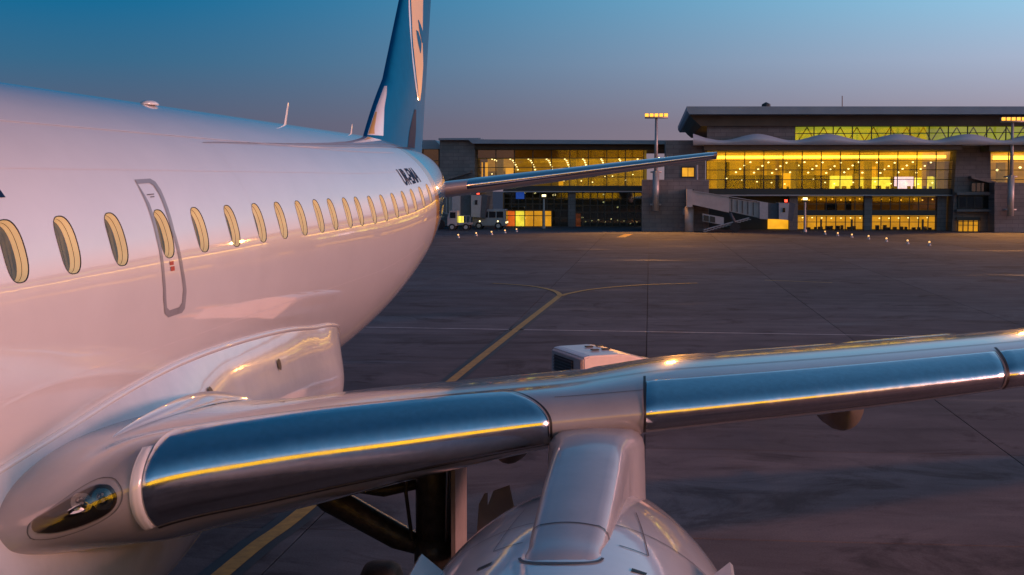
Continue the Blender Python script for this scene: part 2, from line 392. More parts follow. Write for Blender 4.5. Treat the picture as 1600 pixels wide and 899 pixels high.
# --- cabin windows
WPX = [(22, 392.0), (106.4, 381.5), (183, 372.7), (257.5, 364.6), (313.3, 358.2), (363.8, 352.8), (406, 348), (440, 343.8), (471.7, 340.5), (498.9, 337.6), (520.8, 335.4), (543.8, 333),
       (562.1, 331), (582.6, 329), (601.1, 327), (618.5, 325), (634.7, 323), (649, 321), (662.5, 319.2), (674.5, 317.5)]
THW = sum(fhit(*p)[1] for p in WPX[1:12]) / 11
WD = [fhit(x, y)[0] for x, y in WPX]
WD = [WD[0] - .8 * k for k in range(6, 0, -1)] + WD
HW, HT = .138, .180 / 1.505            # half width (m), half height (rad)
THL, THH = THW - .19, THW + .19
cells = []
for i, d in enumerate(WD):
    a = (WD[i - 1] + d) / 2 if i else d - .4
    b = (WD[i + 1] + d) / 2 if i < len(WD) - 1 else d + .33
    cells.append((a, d, b))
NS = 8
def hole(d, k, sc_=1.0):
    a = 2 * math.pi * k / (4 * NS) + math.pi / 4
    c, s = math.cos(a), math.sin(a)
    e = 2 / 2.7
    return d + HW * sc_ * math.copysign(abs(c) ** e, c), THW + (HT * (1 + (sc_ - 1) * HW / .18)) * math.copysign(abs(s) ** e, s)
def rim(a, b, k):
    """k-th boundary point of the cell, matching hole()'s angles: start at top right, run along the top"""
    side, f = divmod(k, NS); f /= NS
    if side == 0: return b + (a - b) * f, THH
    if side == 1: return a, THH + (THL - THH) * f
    if side == 2: return a + (b - a) * f, THL
    return b, THL + (THH - THL) * f
FV = []; FF = []; FNm = []; idx = {}
def fv(d, th):
    key = (round(d, 5), round(th, 5))
    if key not in idx:
        idx[key] = len(FV); FV.append(S(d, th)); FNm.append(SN(d, th))
    return idx[key]
st = []
d = -7.6
while d < cells[0][0] - .05: st.append(d); d += .3 if d > -4 else .15
for a, dd, b in cells: st += [a + (b - a) * k / NS for k in range(NS)]
d = cells[-1][2]
while d < 31.15: st.append(d); d += .16
st.append(31.2)
TH = [THH + (2 * math.pi - (THH - THL)) * k / 84 for k in range(85)]
TH[-1] = THL + 2 * math.pi
def ringth(t): return t if abs(t - (THL + 2 * math.pi)) > 1e-9 else THL
for i in range(len(st) - 1):
    for j in range(84):
        t0, t1 = ringth(TH[j]), ringth(TH[j + 1])
        FF.append((fv(st[i + 1], t0), fv(st[i + 1], t1), fv(st[i], t1), fv(st[i], t0)))
instrip = lambda d: cells[0][0] - 1e-6 <= d < cells[-1][2] - 1e-6
for i in range(len(st) - 1):
    if instrip(st[i]): continue
    for k in range(NS):
        t0 = THL + (THH - THL) * k / NS; t1 = THL + (THH - THL) * (k + 1) / NS
        FF.append((fv(st[i + 1], t0), fv(st[i + 1], t1), fv(st[i], t1), fv(st[i], t0)))
for a, dc, b in cells:
    for k in range(4 * NS):
        prev0 = rim(a, b, k); prev1 = rim(a, b, (k + 1) % (4 * NS))
        for f in (.34, .67, 1.0):
            h0 = hole(dc, k); h1 = hole(dc, (k + 1) % (4 * NS)); r0 = rim(a, b, k); r1 = rim(a, b, (k + 1) % (4 * NS))
            n0 = (r0[0] + (h0[0] - r0[0]) * f, r0[1] + (h0[1] - r0[1]) * f); n1 = (r1[0] + (h1[0] - r1[0]) * f, r1[1] + (h1[1] - r1[1]) * f)
            FF.append((fv(*prev0), fv(*prev1), fv(*n1), fv(*n0))); prev0, prev1 = n0, n1
fus = am('fuselage', FV, FF, M['livery'], normals=FNm)
for n_, (a, dc, b) in enumerate(cells):
    K = 4 * NS
    def ringp(scale, depth):
        return [S(*hole(dc, k, scale)) + SN(dc, THW) * -depth if depth else S(*hole(dc, k, scale), .0) for k in range(K)]
    def quads(r): return [(q * K + k, q * K + (k + 1) % K, (q + 1) * K + (k + 1) % K, (q + 1) * K + k) for q in range(r - 1) for k in range(K)]
    pV = ringp(.93, .066); pane = am('cabin_window', pV, [tuple(range(K))], M['pane'], smooth=False)
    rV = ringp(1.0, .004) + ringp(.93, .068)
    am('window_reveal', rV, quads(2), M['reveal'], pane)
    sV = [S(*hole(dc, k, 1.045), .0015) for k in range(K)] + [S(*hole(dc, k, 1.0), .0015) for k in range(K)] + ringp(1.0, .006)
    am('window_seal', sV, quads(3), M['seal'], pane)
    lV = ringp(.9625, .0365) + ringp(.9575, .0395)
    am('window_gasket', lV, quads(2), M['seal'], pane)

# --- strips and flat paint laid on the skin
def skinstrip(name, outer, inner, m, parent=None, off=.003, sub=8):
    """ring between two closed (d, theta) outlines"""
    V = []; Fc = []
    def sub_(pl):
        out = []
        for i in range(len(pl)):
            p, q = pl[i], pl[(i + 1) % len(pl)]
            out += [(p[0] + (q[0] - p[0]) * k / sub, p[1] + (q[1] - p[1]) * k / sub) for k in range(sub)]
        return out
    o, i_ = sub_(outer), sub_(inner); n = len(o)
    V = [S(*p, off) for p in o] + [S(*p, off) for p in i_]
    Fc = [(k, (k + 1) % n, n + (k + 1) % n, n + k) for k in range(n)]
    return am(name, V, Fc, m, parent)
def skinline(name, d0, d1, th0, th1, wid, m, parent=None, off=.0025, n=60):
    V = []
    for k in range(n + 1):
        d = d0 + (d1 - d0) * k / n; th = th0 + (th1 - th0) * k / n
        V += [S(d, th - wid / 3, off), S(d, th + wid / 3, off)]
    return am(name, V, [(2 * k, 2 * k + 1, 2 * k + 3, 2 * k + 2) for k in range(n)], m, parent)
def skinpoly(name, pts, m, parent=None, off=.003, nu=10, nv=10):
    """bilinear quad of four (d, theta) corners"""
    a, b, c, e = pts
    def f(i, j):
        u, v = i / (nu - 1), j / (nv - 1)
        d = (a[0] * (1 - u) + b[0] * u) * (1 - v) + (e[0] * (1 - u) + c[0] * u) * v
        t = (a[1] * (1 - u) + b[1] * u) * (1 - v) + (e[1] * (1 - u) + c[1] * u) * v
        return S(d, t, off)
    return am(name, *grid(nu, nv, f), m, parent)
# emergency exit outline
exo = [fhit(*p) for p in ((210, 281), (234, 279.5), (242, 284), (251, 297), (272, 360), (286, 420), (291, 455), (288.5, 482), (284, 489), (263, 496), (257, 490), (255, 470), (253, 430), (244, 372), (228, 318))]
exi = [fhit(*p) for p in ((215, 288), (233, 286.5), (239.5, 290), (247.5, 302), (267.5, 361), (281.5, 420), (286.0, 453), (284.2, 473), (280, 480), (264.5, 485), (260.5, 481), (259.3, 468), (257, 430), (248.5, 372), (233, 318))]
ex = skinstrip('emergency_exit', exo, exi, M['greyline'], off=.003)
for px in (((264.5, 409), (270.5, 408), (271, 414), (265, 415)), ((266, 417), (272, 416), (272.5, 423), (266.5, 424))):
    skinpoly('exit_marking', [fhit(*p) for p in px], M['red'], ex, .004, 3, 3)
for px in (((229, 304), (240, 303), (240.3, 304.5), (229.3, 305.5)), ((234, 307.5), (240.5, 307), (240.8, 308.5), (234.3, 309))):
    skinpoly('exit_placard', [fhit(*p) for p in px], M['seam'], ex, .004, 3, 3)
# lap joints and seams
M['faint'] = mat('faint seam', (.735, .72, .72), .40, coat=.6, var=.1)
h0, h1 = fhit(2, 190), fhit(395, 222)
skinline('lap_joint', h0[0] - 6, 21.5, (h0[1] + h1[1]) / 2, (h0[1] + h1[1]) / 2, .010, M['lap'], fus, .004)
skinline('crown_seam', 12.0, 23.8, fhit(330, 224)[1], fhit(560, 220)[1], .008, M['greyline'], fus)
M['vfaint'] = mat('very faint seam', (.765, .75, .75), .36, coat=.9, var=.05)
skinline('lap_joint', -1, 21.5, R(-14), R(-14), .010, M['vfaint'], fus, .002)
skinline('lap_joint', -1, 21.5, R(34), R(34), .008, M['vfaint'], fus, .002)
for dd in (6.1, 12.2, 15.4, 18.6):
    V = []
    for k in range(61):
        th = R(-70) + R(165) * k / 60
        if abs(th - THW) < .001: th += .001
        V += [S(dd, th, .0015), S(dd + .006, th, .0015)]
    am('frame_seam', V, [(2 * k, 2 * k + 1, 2 * k + 3, 2 * k + 2) for k in range(60)], M['vfaint'], fus)
# registration letters and a corner of the titles forward
def skintext(name, txt, d0, d1, th0, th1, m, parent=None):
    cu = bpy.data.curves.new('txt', 'FONT'); cu.body = txt; cu.resolution_u = 3; cu.offset = .022
    to = bpy.data.objects.new('txt', cu); COL.objects.link(to)
    dg = bpy.context.evaluated_depsgraph_get(); me = bpy.data.meshes.new_from_object(to.evaluated_get(dg))
    bm = bmesh.new(); bm.from_mesh(me)
    x0 = min(v.co.x for v in bm.verts); x1 = max(v.co.x for v in bm.verts); y0 = min(v.co.y for v in bm.verts); y1 = max(v.co.y for v in bm.verts)
    for k in range(1, 8):
        yy = y0 + (y1 - y0) * k / 8
        bmesh.ops.bisect_plane(bm, geom=bm.verts[:] + bm.edges[:] + bm.faces[:], plane_co=(0, yy, 0), plane_no=(0, 1, 0))
    V = []
    for v in bm.verts:
        V.append(S(d0 + (d1 - d0) * (v.co.x - x0) / (x1 - x0), th0 + (th1 - th0) * (v.co.y - y0) / (y1 - y0), .004))
    bm.verts.index_update(); Fc = [tuple(v.index for v in f.verts) for f in bm.faces]; bm.free()
    bpy.data.objects.remove(to); bpy.data.meshes.remove(me)
    return am(name, V, Fc, m, parent, smooth=False)
ht, hb = fhit(636, 263), fhit(642, 289)
skintext('registration', 'UR-EMA', fhit(626, 276)[0], fhit(654, 277)[0], hb[1], ht[1], M['navy'], fus)
q = fhit(8, 309); q2 = fhit(0.5, 289)
skinpoly('title_letter', [(q[0], q[1]), (q[0] - .55, q[1]), (q[0] - .55 - .28, q[1] + .5), (q[0] - .28, q[1] + .5)], M['navy'], fus, .004, 4, 20)

# --- antennas on the crown
def blade(name, d, h, c, lean=.0, th=math.pi / 2):
    b = S(d, th); nn = SN(d, th); V = []; pr = [(-.5, 0), (-.2, .10), (.2, .10), (.5, 0), (.2, -.10), (-.2, -.10)]
    for k, (f, sl) in enumerate(((-.04, 1), (.5, .85), (1, .55))):
        for p_ in pr: V.append(b + nn * h * f + Vector((p_[1] * c * sl, p_[0] * c * sl + lean * f, 0)))
    Fc = [(q * 6 + k, q * 6 + (k + 1) % 6, q * 6 + 6 + (k + 1) % 6, q * 6 + 6 + k) for q in range(2) for k in range(6)] + [(12, 13, 14, 15, 16, 17)]
    return am(name, V, Fc, M['paint'], None, False)
def crown_d(x, y):                                    # a thing seen on the crown's outline
    lo = 3.0; best = None
    for k in range(500):
        d = 3 + k * .045; p = S(d, R(82)); r = aray(x, y)
        e = abs(p.x / d - r.x)
        if best is None or e < best[0]: best = (e, d)
    return best[1]
da = crown_d(452, 192); blade('blade_antenna', da, .29, .10, .06, R(84))
dk = crown_d(553, 208); blade('blade_antenna', dk, .16, .08, .02, R(84))
dm = crown_d(207, 160)
V, Fc = grid(12, 9, lambda i, j: S(dm, R(76)) + Vector((0.08 * math.sin(j / 8 * math.pi) * math.cos(2 * math.pi * i / 12) * 1.0, .15 * -math.cos(j / 8 * math.pi), .045 * math.sin(j / 8 * math.pi) * max(-.1, math.sin(2 * math.pi * i / 12)))), True)
am('antenna_dome', V, Fc, M['paint'])

# --- wing-to-body fairing
EDGE = hermite([(4.6, -2.35), (5.6, -1.98), (6.6, -1.76), (7.42, -1.66), (8.21, -1.575), (9.19, -1.475), (10.49, -1.42), (12.33, -1.465), (13.6, -1.54), (14.8, -1.65), (15.7, -1.72), (16.3, -1.82), (16.7, -2.0), (16.95, -2.3)])
def fx(d, z):
    wv, t, b, mdl = fdims(d); q = (z - mdl) / ((t - mdl) if z > mdl else (mdl - b))
    return CX + wv * math.sqrt(max(0, 1 - q * q))
def fairp(d, v):
    """v 0 at the upper edge .. 1 at the keel"""
    ze = EDGE(d)[0]; xe = fx(d, ze); k = sstep(4.4, 8.2, d) * (1 - sstep(15.6, 17.0, d)); zb = -2.66 - .26 * k
    wid = (xe - CX) + .005; fl = .30 * sstep(4.8, 6.4, d) * (1 - sstep(8.4, 11.5, d))
    if v < .04: t = v / .04; return Vector((xe - .01 + .035 * t * (.3 + .7 * k), d, ze + .004 + .012 * math.sin(t * math.pi)))
    t = (v - .04) / .96; a = t * math.pi / 2; n_ = 2 / (2 + 5.5 * k); z = ze - (ze - zb) * math.sin(a) ** n_
    return Vector((CX + (wid + .02 + .12 * k * sstep(.0, .7, ze - z) + fl * sstep(.0, .46, ze - z)) * abs(math.cos(a)) ** n_ if t < 1 else CX, d, z))
ND, NV = 150, 64
V, Fc = grid(ND, NV, lambda i, j: fairp(4.6 + 12.35 * i / (ND - 1), (j / (NV - 1)) ** 2.2))
fair = am('wing_body_fairing', V, [f[::-1] for f in Fc], M['fair'])
_lp = []
for i in range(90):
    d = 6.7 + 10.0 * i / 89; ze = EDGE(d)[0]; _lp.append(Vector((fx(d, ze) + .012, d, ze + .006)))
am('fairing_lip', *tube(_lp, [.006 + .019 * sstep(0, 8, i) for i in range(90)], 8), M['paint'], fair)
for x_, y_, s_ in ((311, 594, .075), (438, 581, .055)):           # oval vents on the fairing wall
    r = aray(x_, y_); best = min((((fairp(7 + .02 * i, v_ / 120).x / (7 + .02 * i) - r.x) ** 2 + (fairp(7 + .02 * i, v_ / 120).z / (7 + .02 * i) - r.z) ** 2, 7 + .02 * i, v_ / 120) for i in range(480) for v_ in range(5, 75)), key=lambda t: t[0])
    c = fairp(best[1], best[2]); ta = (fairp(best[1] + .05, best[2]) - c).normalized(); tb_ = (fairp(best[1], best[2] - .02) - c); tb_ = (tb_ - ta * tb_.dot(ta)).normalized(); nn = ta.cross(tb_); nn = nn if nn.x > 0 else -nn; V = []
    for k in range(20):
        a = 2 * math.pi * k / 20; V.append(c + nn * .02 + ta * math.cos(a) * s_ + tb_ * math.sin(a) * s_ * 1.05)
    am('fairing_vent', V, [tuple(range(20))], mat('vent brown', (.10, .06, .03), .5, var=.2), fair, False)

# --- wing
def naca(s): return 5 * (.2969 * math.sqrt(s) - .126 * s - .3516 * s * s + .2843 * s**3 - .1015 * s**4)
WT0 = [  # X, LE d, LE z, TE d, TE z, line of sight under the nose, line of sight over the top
    (-3.95, 7.02, -2.12, 12.40, -2.16, -0.3, -.172), (-3.42, 6.99, -1.99, 12.40, -2.11, -0.2925, -.168), (-3.1, 7.05, -1.84, 12.40, -2.08, -0.282, -.1655), (-2.75, 7.18, -1.70, 12.40, -2.05, -0.271, -.1635),
    (-2.19, 7.46, -1.62, 12.42, -1.98, -0.25, -.157), (-1.4, 7.85, -1.56, 12.45, -1.90, -0.222, -.149), (-.61, 8.25, -1.50, 12.48, -1.80, -0.1985, -.1410), (.2, 8.65, -1.475, 12.52, -1.69, -0.1835, -.1292), (1.4, 9.25, -1.43, 12.80, -1.60, -0.1675, -.1200),
    (3.0, 10.05, -1.355, 13.2, -1.49, -0.145, -.1075), (6.0, 11.55, -1.20, 13.92, -1.30, -0.112, -.086), (9.25, 13.2, -1.02, 14.75, -1.08, -0.082, -.0665)]
WT = []
for X, ld, lz, td, tz, lowr, ratio in WT0:
    lo, hi = .02, .30
    for _ in range(30):
        t = (lo + hi) / 2; c = td - ld
        mxr = max((lz + (tz - lz) * s + t * c * naca(s)) / (ld + c * s) for s in [k / 60 for k in range(1, 61)])
        if mxr > ratio: hi = t
        else: lo = t
    l0, h0_ = .02, .35
    for _ in range(30):
        tl = (l0 + h0_) / 2
        mn = min((lz + (tz - lz) * s - tl * c * naca(s)) / (ld + c * s) for s in [(k / 60) ** 2 for k in range(1, 40)])
        if mn < lowr: h0_ = tl
        else: l0 = tl
    WT.append((X, ld, lz, td, tz, max(tl, .05), max(t, .05)))
WS = hermite(WT)
def wthick(X, s, up):
    b = .48 * (1 - sstep(-1.3, .3, X)) * sstep(-3.35, -2.85, X) * (1 - sstep(.0, .18, s)) if up else 0
    return naca(s) + b * 5 * .2969 * math.sqrt(s)
def wp(X, u, off=0.0):
    ld, lz, td, tz, tl, tu = WS(X); s = u * u; c = td - ld
    z = lz + (tz - lz) * s + (tu if u > 0 else -tl) * c * wthick(X, s, u > 0)
    p = Vector((X, ld + c * s, z))
    if off:
        e = 1e-3; a = wp(X, min(1, u + e)) - wp(X, max(-1, u - e)); b = wp(X + .01, u) - wp(X - .01, u)
        n_ = b.cross(a); n_.normalize()
        p = p + (n_ * off if n_.dot(Vector((0, -1 if abs(u) < .1 else 0, (1 if u > 0 else -1) if abs(u) >= .1 else 0))) > 0 else -n_ * off)
    return p
NX, NU = 150, 161
Xs = [-3.95 + 13.2 * (i / (NX - 1)) for i in range(NX)]
V, Fc = grid(NX, NU, lambda i, j: wp(Xs[i], -1 + 2 * j / (NU - 1)))
Fc.append(tuple((NX - 1) * NU + j for j in range(NU)))
wing = am('wing', V, Fc, M['wing'])
def slat(name, x0, x1, u0, u1, m, parent, off=.012, endcut=0.0, n=70, nu=34):
    def f(i, j):
        u = u0 + (u1 - u0) * (j / (nu - 1)); q = max(0, u) / u1
        xa, xb = x0, x1 - endcut * q * q
        X = xa + (xb - xa) * i / (n - 1)
        edge = i in (0, n - 1) or j in (0, nu - 1)
        return wp(X, u, .001 if edge else off)
    V, Fc = grid(n, nu, f)
    return am(name, V, Fc, m, parent)
slat('slat', -2.75, -.60, -.20, .315, M['slat'], wing, endcut=.30)
slat('slat', -.015, 2.47, -.17, .30, M['slat'], wing)
slat('slat', 2.50, 5.4, -.17, .30, M['slat'], wing)
slat('slat', 5.43, 8.6, -.17, .30, M['slat'], wing)
slat('slat_end_seal', -2.815, -2.757, -.20, .20, M['paint'], wing, off=.016, n=6)
def wline(name, x0, x1, u, wd, m, off=.003, n=90):
    V = []
    for k in range(n + 1):
        X = x0 + (x1 - x0) * k / n; V += [wp(X, u, off), wp(X, u + wd, off)]
    return am(name, V, [(2 * k, 2 * k + 1, 2 * k + 3, 2 * k + 2) for k in range(n)], m, wing)
def wchord(name, X, u0, u1, m, wd=.012, off=.003, n=24, cut=0.0, ref=.3):
    V = []
    for k in range(n + 1):
        u = u0 + (u1 - u0) * k / n; x = X - cut * (max(0, u) / ref) ** 2; V += [wp(x, u, off), wp(x + wd, u, off)]
    return am(name, V, [(2 * k, 2 * k + 1, 2 * k + 3, 2 * k + 2) for k in range(n)], m, wing)
wline('panel_seam', -3.0, 9.1, .405, .004, M['seam'])
wline('panel_seam', -2.7, 9.1, .60, .004, M['seam'])
wline('panel_seam', -.58, -.03, .215, .004, M['seam'])
wchord('slat_gap', -.598, -.22, .34, M['black'], .014, .0135, cut=.30, ref=.315)
wchord('slat_gap', -.032, -.19, .34, M['black'], .016, .0135)
wchord('slat_gap', 2.474, -.19, .33, M['black'], .022, .0135)
wline('slat_lip_gap', -2.75, -.62, -.214, .012, M['black'], .006)
wline('slat_lip_gap', 0, 8.6, -.182, .008, M['black'], .006)
for i in range(5):                                               # spoiler and flap panels, slightly proud
    x0 = -2.6 + i * 1.05; x1 = x0 + 1.02
    V, Fc = grid(16, 8, lambda a, b: wp(x0 + (x1 - x0) * a / 15, .80 + .115 * b / 7, .001 if a in (0, 15) or b in (0, 7) else .012))
    am('spoiler', V, Fc, M['wing'], wing)
# fillet between wing and fairing
def fil(i, j):
    t = i / 49; d = 8.0 + 4.3 * t; h = .09 * math.sin(math.pi * min(1, t * 1.02)) ** .8 + .004
    xw = fairp(d, .25).x
    ld, lz, td, tz, tl, tu = WS(-3.4)
    a = j / 9 * math.pi / 2; off = 1.9 * h
    x = xw - .01 + off * (1 - math.cos(a)) ** 1.0 if False else xw - .01 + off * (1 - math.cos(a))
    ld, lz, td, tz, tl, tu = WS(x); s = min(1, max(0, (d - ld) / (td - ld)))
    zw = lz + (tz - lz) * s + tu * (td - ld) * naca(s)
    return Vector((x, d, zw + .004 + h * (1 - math.sin(a))))
V, Fc = grid(50, 10, fil); am('root_fillet', V, Fc, M['paint'], wing)
# landing light in the glove
def lensmap(cx_, cu, ax, au, k, n, f=1.0, rot=0.0):
    a = 2 * math.pi * k / n
    px_, pu = math.cos(a) * ax * f, math.sin(a) * au * f
    return cx_ + px_, cu + pu + rot * px_
def patch(name, cx_, cu, ax, au, m, off, parent, n=36, rings=6, rot=0.0):
    V = [wp(cx_, cu, off)]
    for r_ in range(1, rings + 1):
        for k in range(n): V.append(wp(*lensmap(cx_, cu, ax, au, k, n, r_ / rings, rot), off))
    Fc = [(0, 1 + k, 1 + (k + 1) % n) for k in range(n)]
    for r_ in range(rings - 1):
        for k in range(n): a = 1 + r_ * n + k; b = 1 + r_ * n + (k + 1) % n; Fc.append((a, a + n, b + n, b))
    return am(name, V, Fc, m, parent)
LENS = [(50, 824), (54, 813), (75, 800), (100, 785), (125, 770), (150, 759), (168, 758), (180, 768), (183, 780), (176, 795), (160, 807), (130, 820), (90, 831), (60, 833)]
def whit(x, y):
    r = aray(x, y); best = None; X0, X1, u0, u1 = -3.6, -2.5, -.5, .5
    for it in range(5):
        best = None
        for i in range(25):
            for j in range(25):
                X = X0 + (X1 - X0) * i / 24; u = u0 + (u1 - u0) * j / 24; p = wp(X, u); e = (p.x / p.y - r.x) ** 2 + (p.z / p.y - r.z) ** 2
                if best is None or e < best[0]: best = (e, X, u)
        dx, du = (X1 - X0) / 10, (u1 - u0) / 10; X0, X1, u0, u1 = best[1] - dx, best[1] + dx, best[2] - du, best[2] + du
    return best[1], best[2]
def lenspatch(name, pl, m, off, parent, rings=5, hole_=None):
    n = len(pl); f = hermite([(k - 2, *pl[(k - 2) % n]) for k in range(n + 5)]); q = [f(k / 3) for k in range(3 * n)]; n = len(q)
    c = (sum(p[0] for p in q) / n, sum(p[1] for p in q) / n); V = []
    fr = [hole_, 1.0] if hole_ else [r_ / rings for r_ in range(1, rings + 1)]
    for g_ in fr:
        for p in q: V.append(wp(*whit(c[0] + (p[0] - c[0]) * g_, c[1] + (p[1] - c[1]) * g_), off))
    Fc = [(r_ * n + k, r_ * n + (k + 1) % n, (r_ + 1) * n + (k + 1) % n, (r_ + 1) * n + k) for r_ in range(len(fr) - 1) for k in range(n)]
    if not hole_: V.append(wp(*whit(*c), off)); Fc += [(len(V) - 1, k, (k + 1) % n) for k in range(n)]
    return am(name, V, Fc, m, parent)
ll = lenspatch('landing_light', LENS, M['bowl'], .004, wing)
for cx_, cy_, rx_, ry_ in ((128, 786, 17, 15), (160, 780, 17, 17)):
    lenspatch('lamp_reflector', [(cx_ + rx_ * math.cos(k / 10 * 2 * math.pi), cy_ + ry_ * math.sin(k / 10 * 2 * math.pi)) for k in range(10)], M['chrome'], .007, ll, 3)
lenspatch('lamp_cover', LENS, M['lens'], .014, ll)
lenspatch('light_bezel', [(112 + (x - 112) * 1.13, 797 + (y - 797) * 1.30) for x, y in LENS], M['seam'], .003, ll, hole_=.975)
# flap track fairings
def canoe(xc, d0, d1, z, rw, rh):
    def f(i, j):
        t = j / 20; a = 2 * math.pi * i / 20; r_ = math.sin(math.pi * min(1, t ** .6)) ** .55
        return Vector((xc + rw * r_ * math.cos(a), d0 + (d1 - d0) * t, z + .02 * 0 - .12 * t + rh * r_ * math.sin(a)))
    V, Fc = grid(20, 21, f, True); return am('flap_track_fairing', V, Fc, M['shadowgrey'], wing)
canoe(1.62, 11.2, 14.4, -1.86, .20, .27); canoe(-1.12, 10.6, 14.0, -2.10, .18, .24); canoe(4.6, 12.4, 14.6, -1.55, .15, .18)

# --- engine
EX, EZ = -.36, -2.62
def rev(prof, n=72, close=False):
    return grid(n, len(prof), lambda i, j: Vector((EX + prof[j][1] * math.cos(2 * math.pi * i / n), prof[j][0], EZ - .02 * (prof[j][0] - 6) + prof[j][1] * math.sin(2 * math.pi * i / n))), True)
PR = hermite([(4.50, .76), (4.75, .845), (5.3, .912), (6.2, .935), (7.0, .925), (7.6, .885), (8.1, .82), (8.6, .74)])
prof = [(5.4, .62), (4.75, .64), (4.55, .68), (4.47, .72)] + [(4.50 + 4.1 * k / 60, PR(4.50 + 4.1 * k / 60)[0]) for k in range(61)] + [(8.6, .70), (8.0, .66)]
V, Fc = rev(prof); nac = am('engine_nacelle', V, Fc, M['nacelle'])
V, Fc = rev([(5.4, .62), (5.4, .05), (5.1, .0)]); am('fan', V, Fc, M['black'], nac)
V, Fc = rev([(7.9, .60), (8.6, .52), (9.3, .40), (9.35, .36), (9.3, .30), (9.7, .16), (10.0, .02)]); am('exhaust_nozzle', V, Fc, M['gear'], nac)
def nacp(d, ang, off=.003):
    r_ = PR(d)[0] + off; return Vector((EX + r_ * math.sin(ang), d, EZ - .02 * (d - 6) + r_ * math.cos(ang)))
def nacline(name, pts, wd=.010, m=None):
    V = []
    for (d, a) in pts: V += [nacp(d, a), nacp(d + wd, a + wd * .4)]
    return am(name, V, [(2 * k, 2 * k + 1, 2 * k + 3, 2 * k + 2) for k in range(len(pts) - 1)], m or M['seam'], nac)
nacline('cowl_seam', [(6.75, R(-115) + R(230) * k / 60) for k in range(61)])
nacline('cowl_seam', [(5.25, R(-115) + R(230) * k / 60) for k in range(61)])
for sgn in (-1, 1):
    nacline('cowl_seam', [(6.35, sgn * R(14 + 9 * k / 12)) for k in range(13)], .012)
    nacline('cowl_seam', [(6.35 + .9 * k / 12, sgn * R(23 - 4 * k / 12)) for k in range(13)], .012)
def nachit(x, y):
    r = aray(x, y); return min(((abs(nacp(4.6 + .02 * i, R(j)).x - r.x * (4.6 + .02 * i)) + abs(nacp(4.6 + .02 * i, R(j)).z - r.z * (4.6 + .02 * i)), 4.6 + .02 * i, R(j)) for i in range(150) for j in range(-90, 91)), key=lambda t: t[0])[1:]
for x_, y_ in ((757, 886), (996, 894)):
    d_, a_ = nachit(x_, y_)
    V = [nacp(d_ + a, a_ + b, .004) for a, b in ((-.03, -.035), (-.01, .04), (.035, .045), (.02, -.03))]
    am('cowl_vent', V, [(0, 1, 2, 3)], M['black'], nac, False)
for sgn, m_ in ((-1, M['paint']), (1, M['paint'])):              # vortex strakes on both shoulders
    a = sgn * R(46); V = []
    for th in (-.010, .010):
        for d_, o_ in ((5.75, -.01), (6.25, .13), (6.70, .14), (6.75, -.01)): V.append(nacp(d_, a + th, o_))
    am('strake', V, [(0, 1, 2, 3), (7, 6, 5, 4), (0, 4, 5, 1), (1, 5, 6, 2), (2, 6, 7, 3)], m_, nac, False)
# pylon: rounded spine rising from the cowl to the leading edge
PY = hermite([  # d, centre X, top z, half width, depth
    (5.90, -.385, -1.715, .13, .10), (5.97, -.382, -1.685, .165, .16), (6.25, -.372, -1.655, .182, .32), (6.7, -.358, -1.60, .196, .5), (7.2, -.345, -1.548, .206, .7), (7.7, -.335, -1.515, .215, .9),
    (8.05, -.33, -1.515, .235, 1.0), (8.3, -.325, -1.53, .28, 1.1), (8.6, -.32, -1.56, .30, 1.0), (9.6, -.32, -1.75, .27, .8), (11.5, -.32, -2.0, .18, .3)])
def pyf(i, j):
    d = 5.90 + 5.6 * (i / 89) ** 1.25; cx_, zt, hw, dp = PY(d); t = j / 30 * 2 - 1; r_ = .45 * hw
    at_ = abs(t); sg = 1 if t > 0 else -1
    if at_ < .35: x, z = hw * .62 * at_ / .35, -.012 * (at_ / .35) ** 2
    elif at_ < .62:
        a = (at_ - .35) / .27 * math.pi / 2; x = hw * .62 + hw * .38 * math.sin(a); z = -.012 - hw * .42 * (1 - math.cos(a))
    else:
        q = (at_ - .62) / .38; x = hw * (1 + .10 * q); z = -.012 - hw * .42 - dp * q
    return Vector((cx_ + sg * x, d, zt + z))
V, Fc = grid(90, 31, pyf); Fc.append(tuple(range(31))[::-1]); pyl = am('engine_pylon', V, Fc, M['pylon'])
V = []
for j in range(31):
    p_ = pyf(0, j)
    cx_, zt, hw, dp = PY(6.42); t = j / 30 * 2 - 1
for wd in (0, .012):
    for j in range(31):
        i_ = 89 * ((6.42 + wd - 5.9) / 5.6) ** (1 / 1.25); p_ = pyf(i_, j); V.append(p_ + Vector((.003 * (1 if j > 20 else -1 if j < 10 else 0), 0, .003)))
am('pylon_seam', V, [(j, j + 1, 32 + j, 31 + j) for j in range(30)], M['seam'], pyl)
V = []
for off in (.012, .040):                                          # sealing strip round the pylon's foot
    for k in range(25):
        a = math.pi * k / 24; cx_ = -.384; V.append(nacp(6.06 - (.13 + off * 1.3) * math.sin(a) + .0, math.asin(max(-1, min(1, (cx_ - EX - (.172 + off * .5) * math.cos(a)) / .93))), .004))
am('pylon_foot_seal', V, [(k, k + 1, 26 + k, 25 + k) for k in range(24)], M['seam'], pyl)

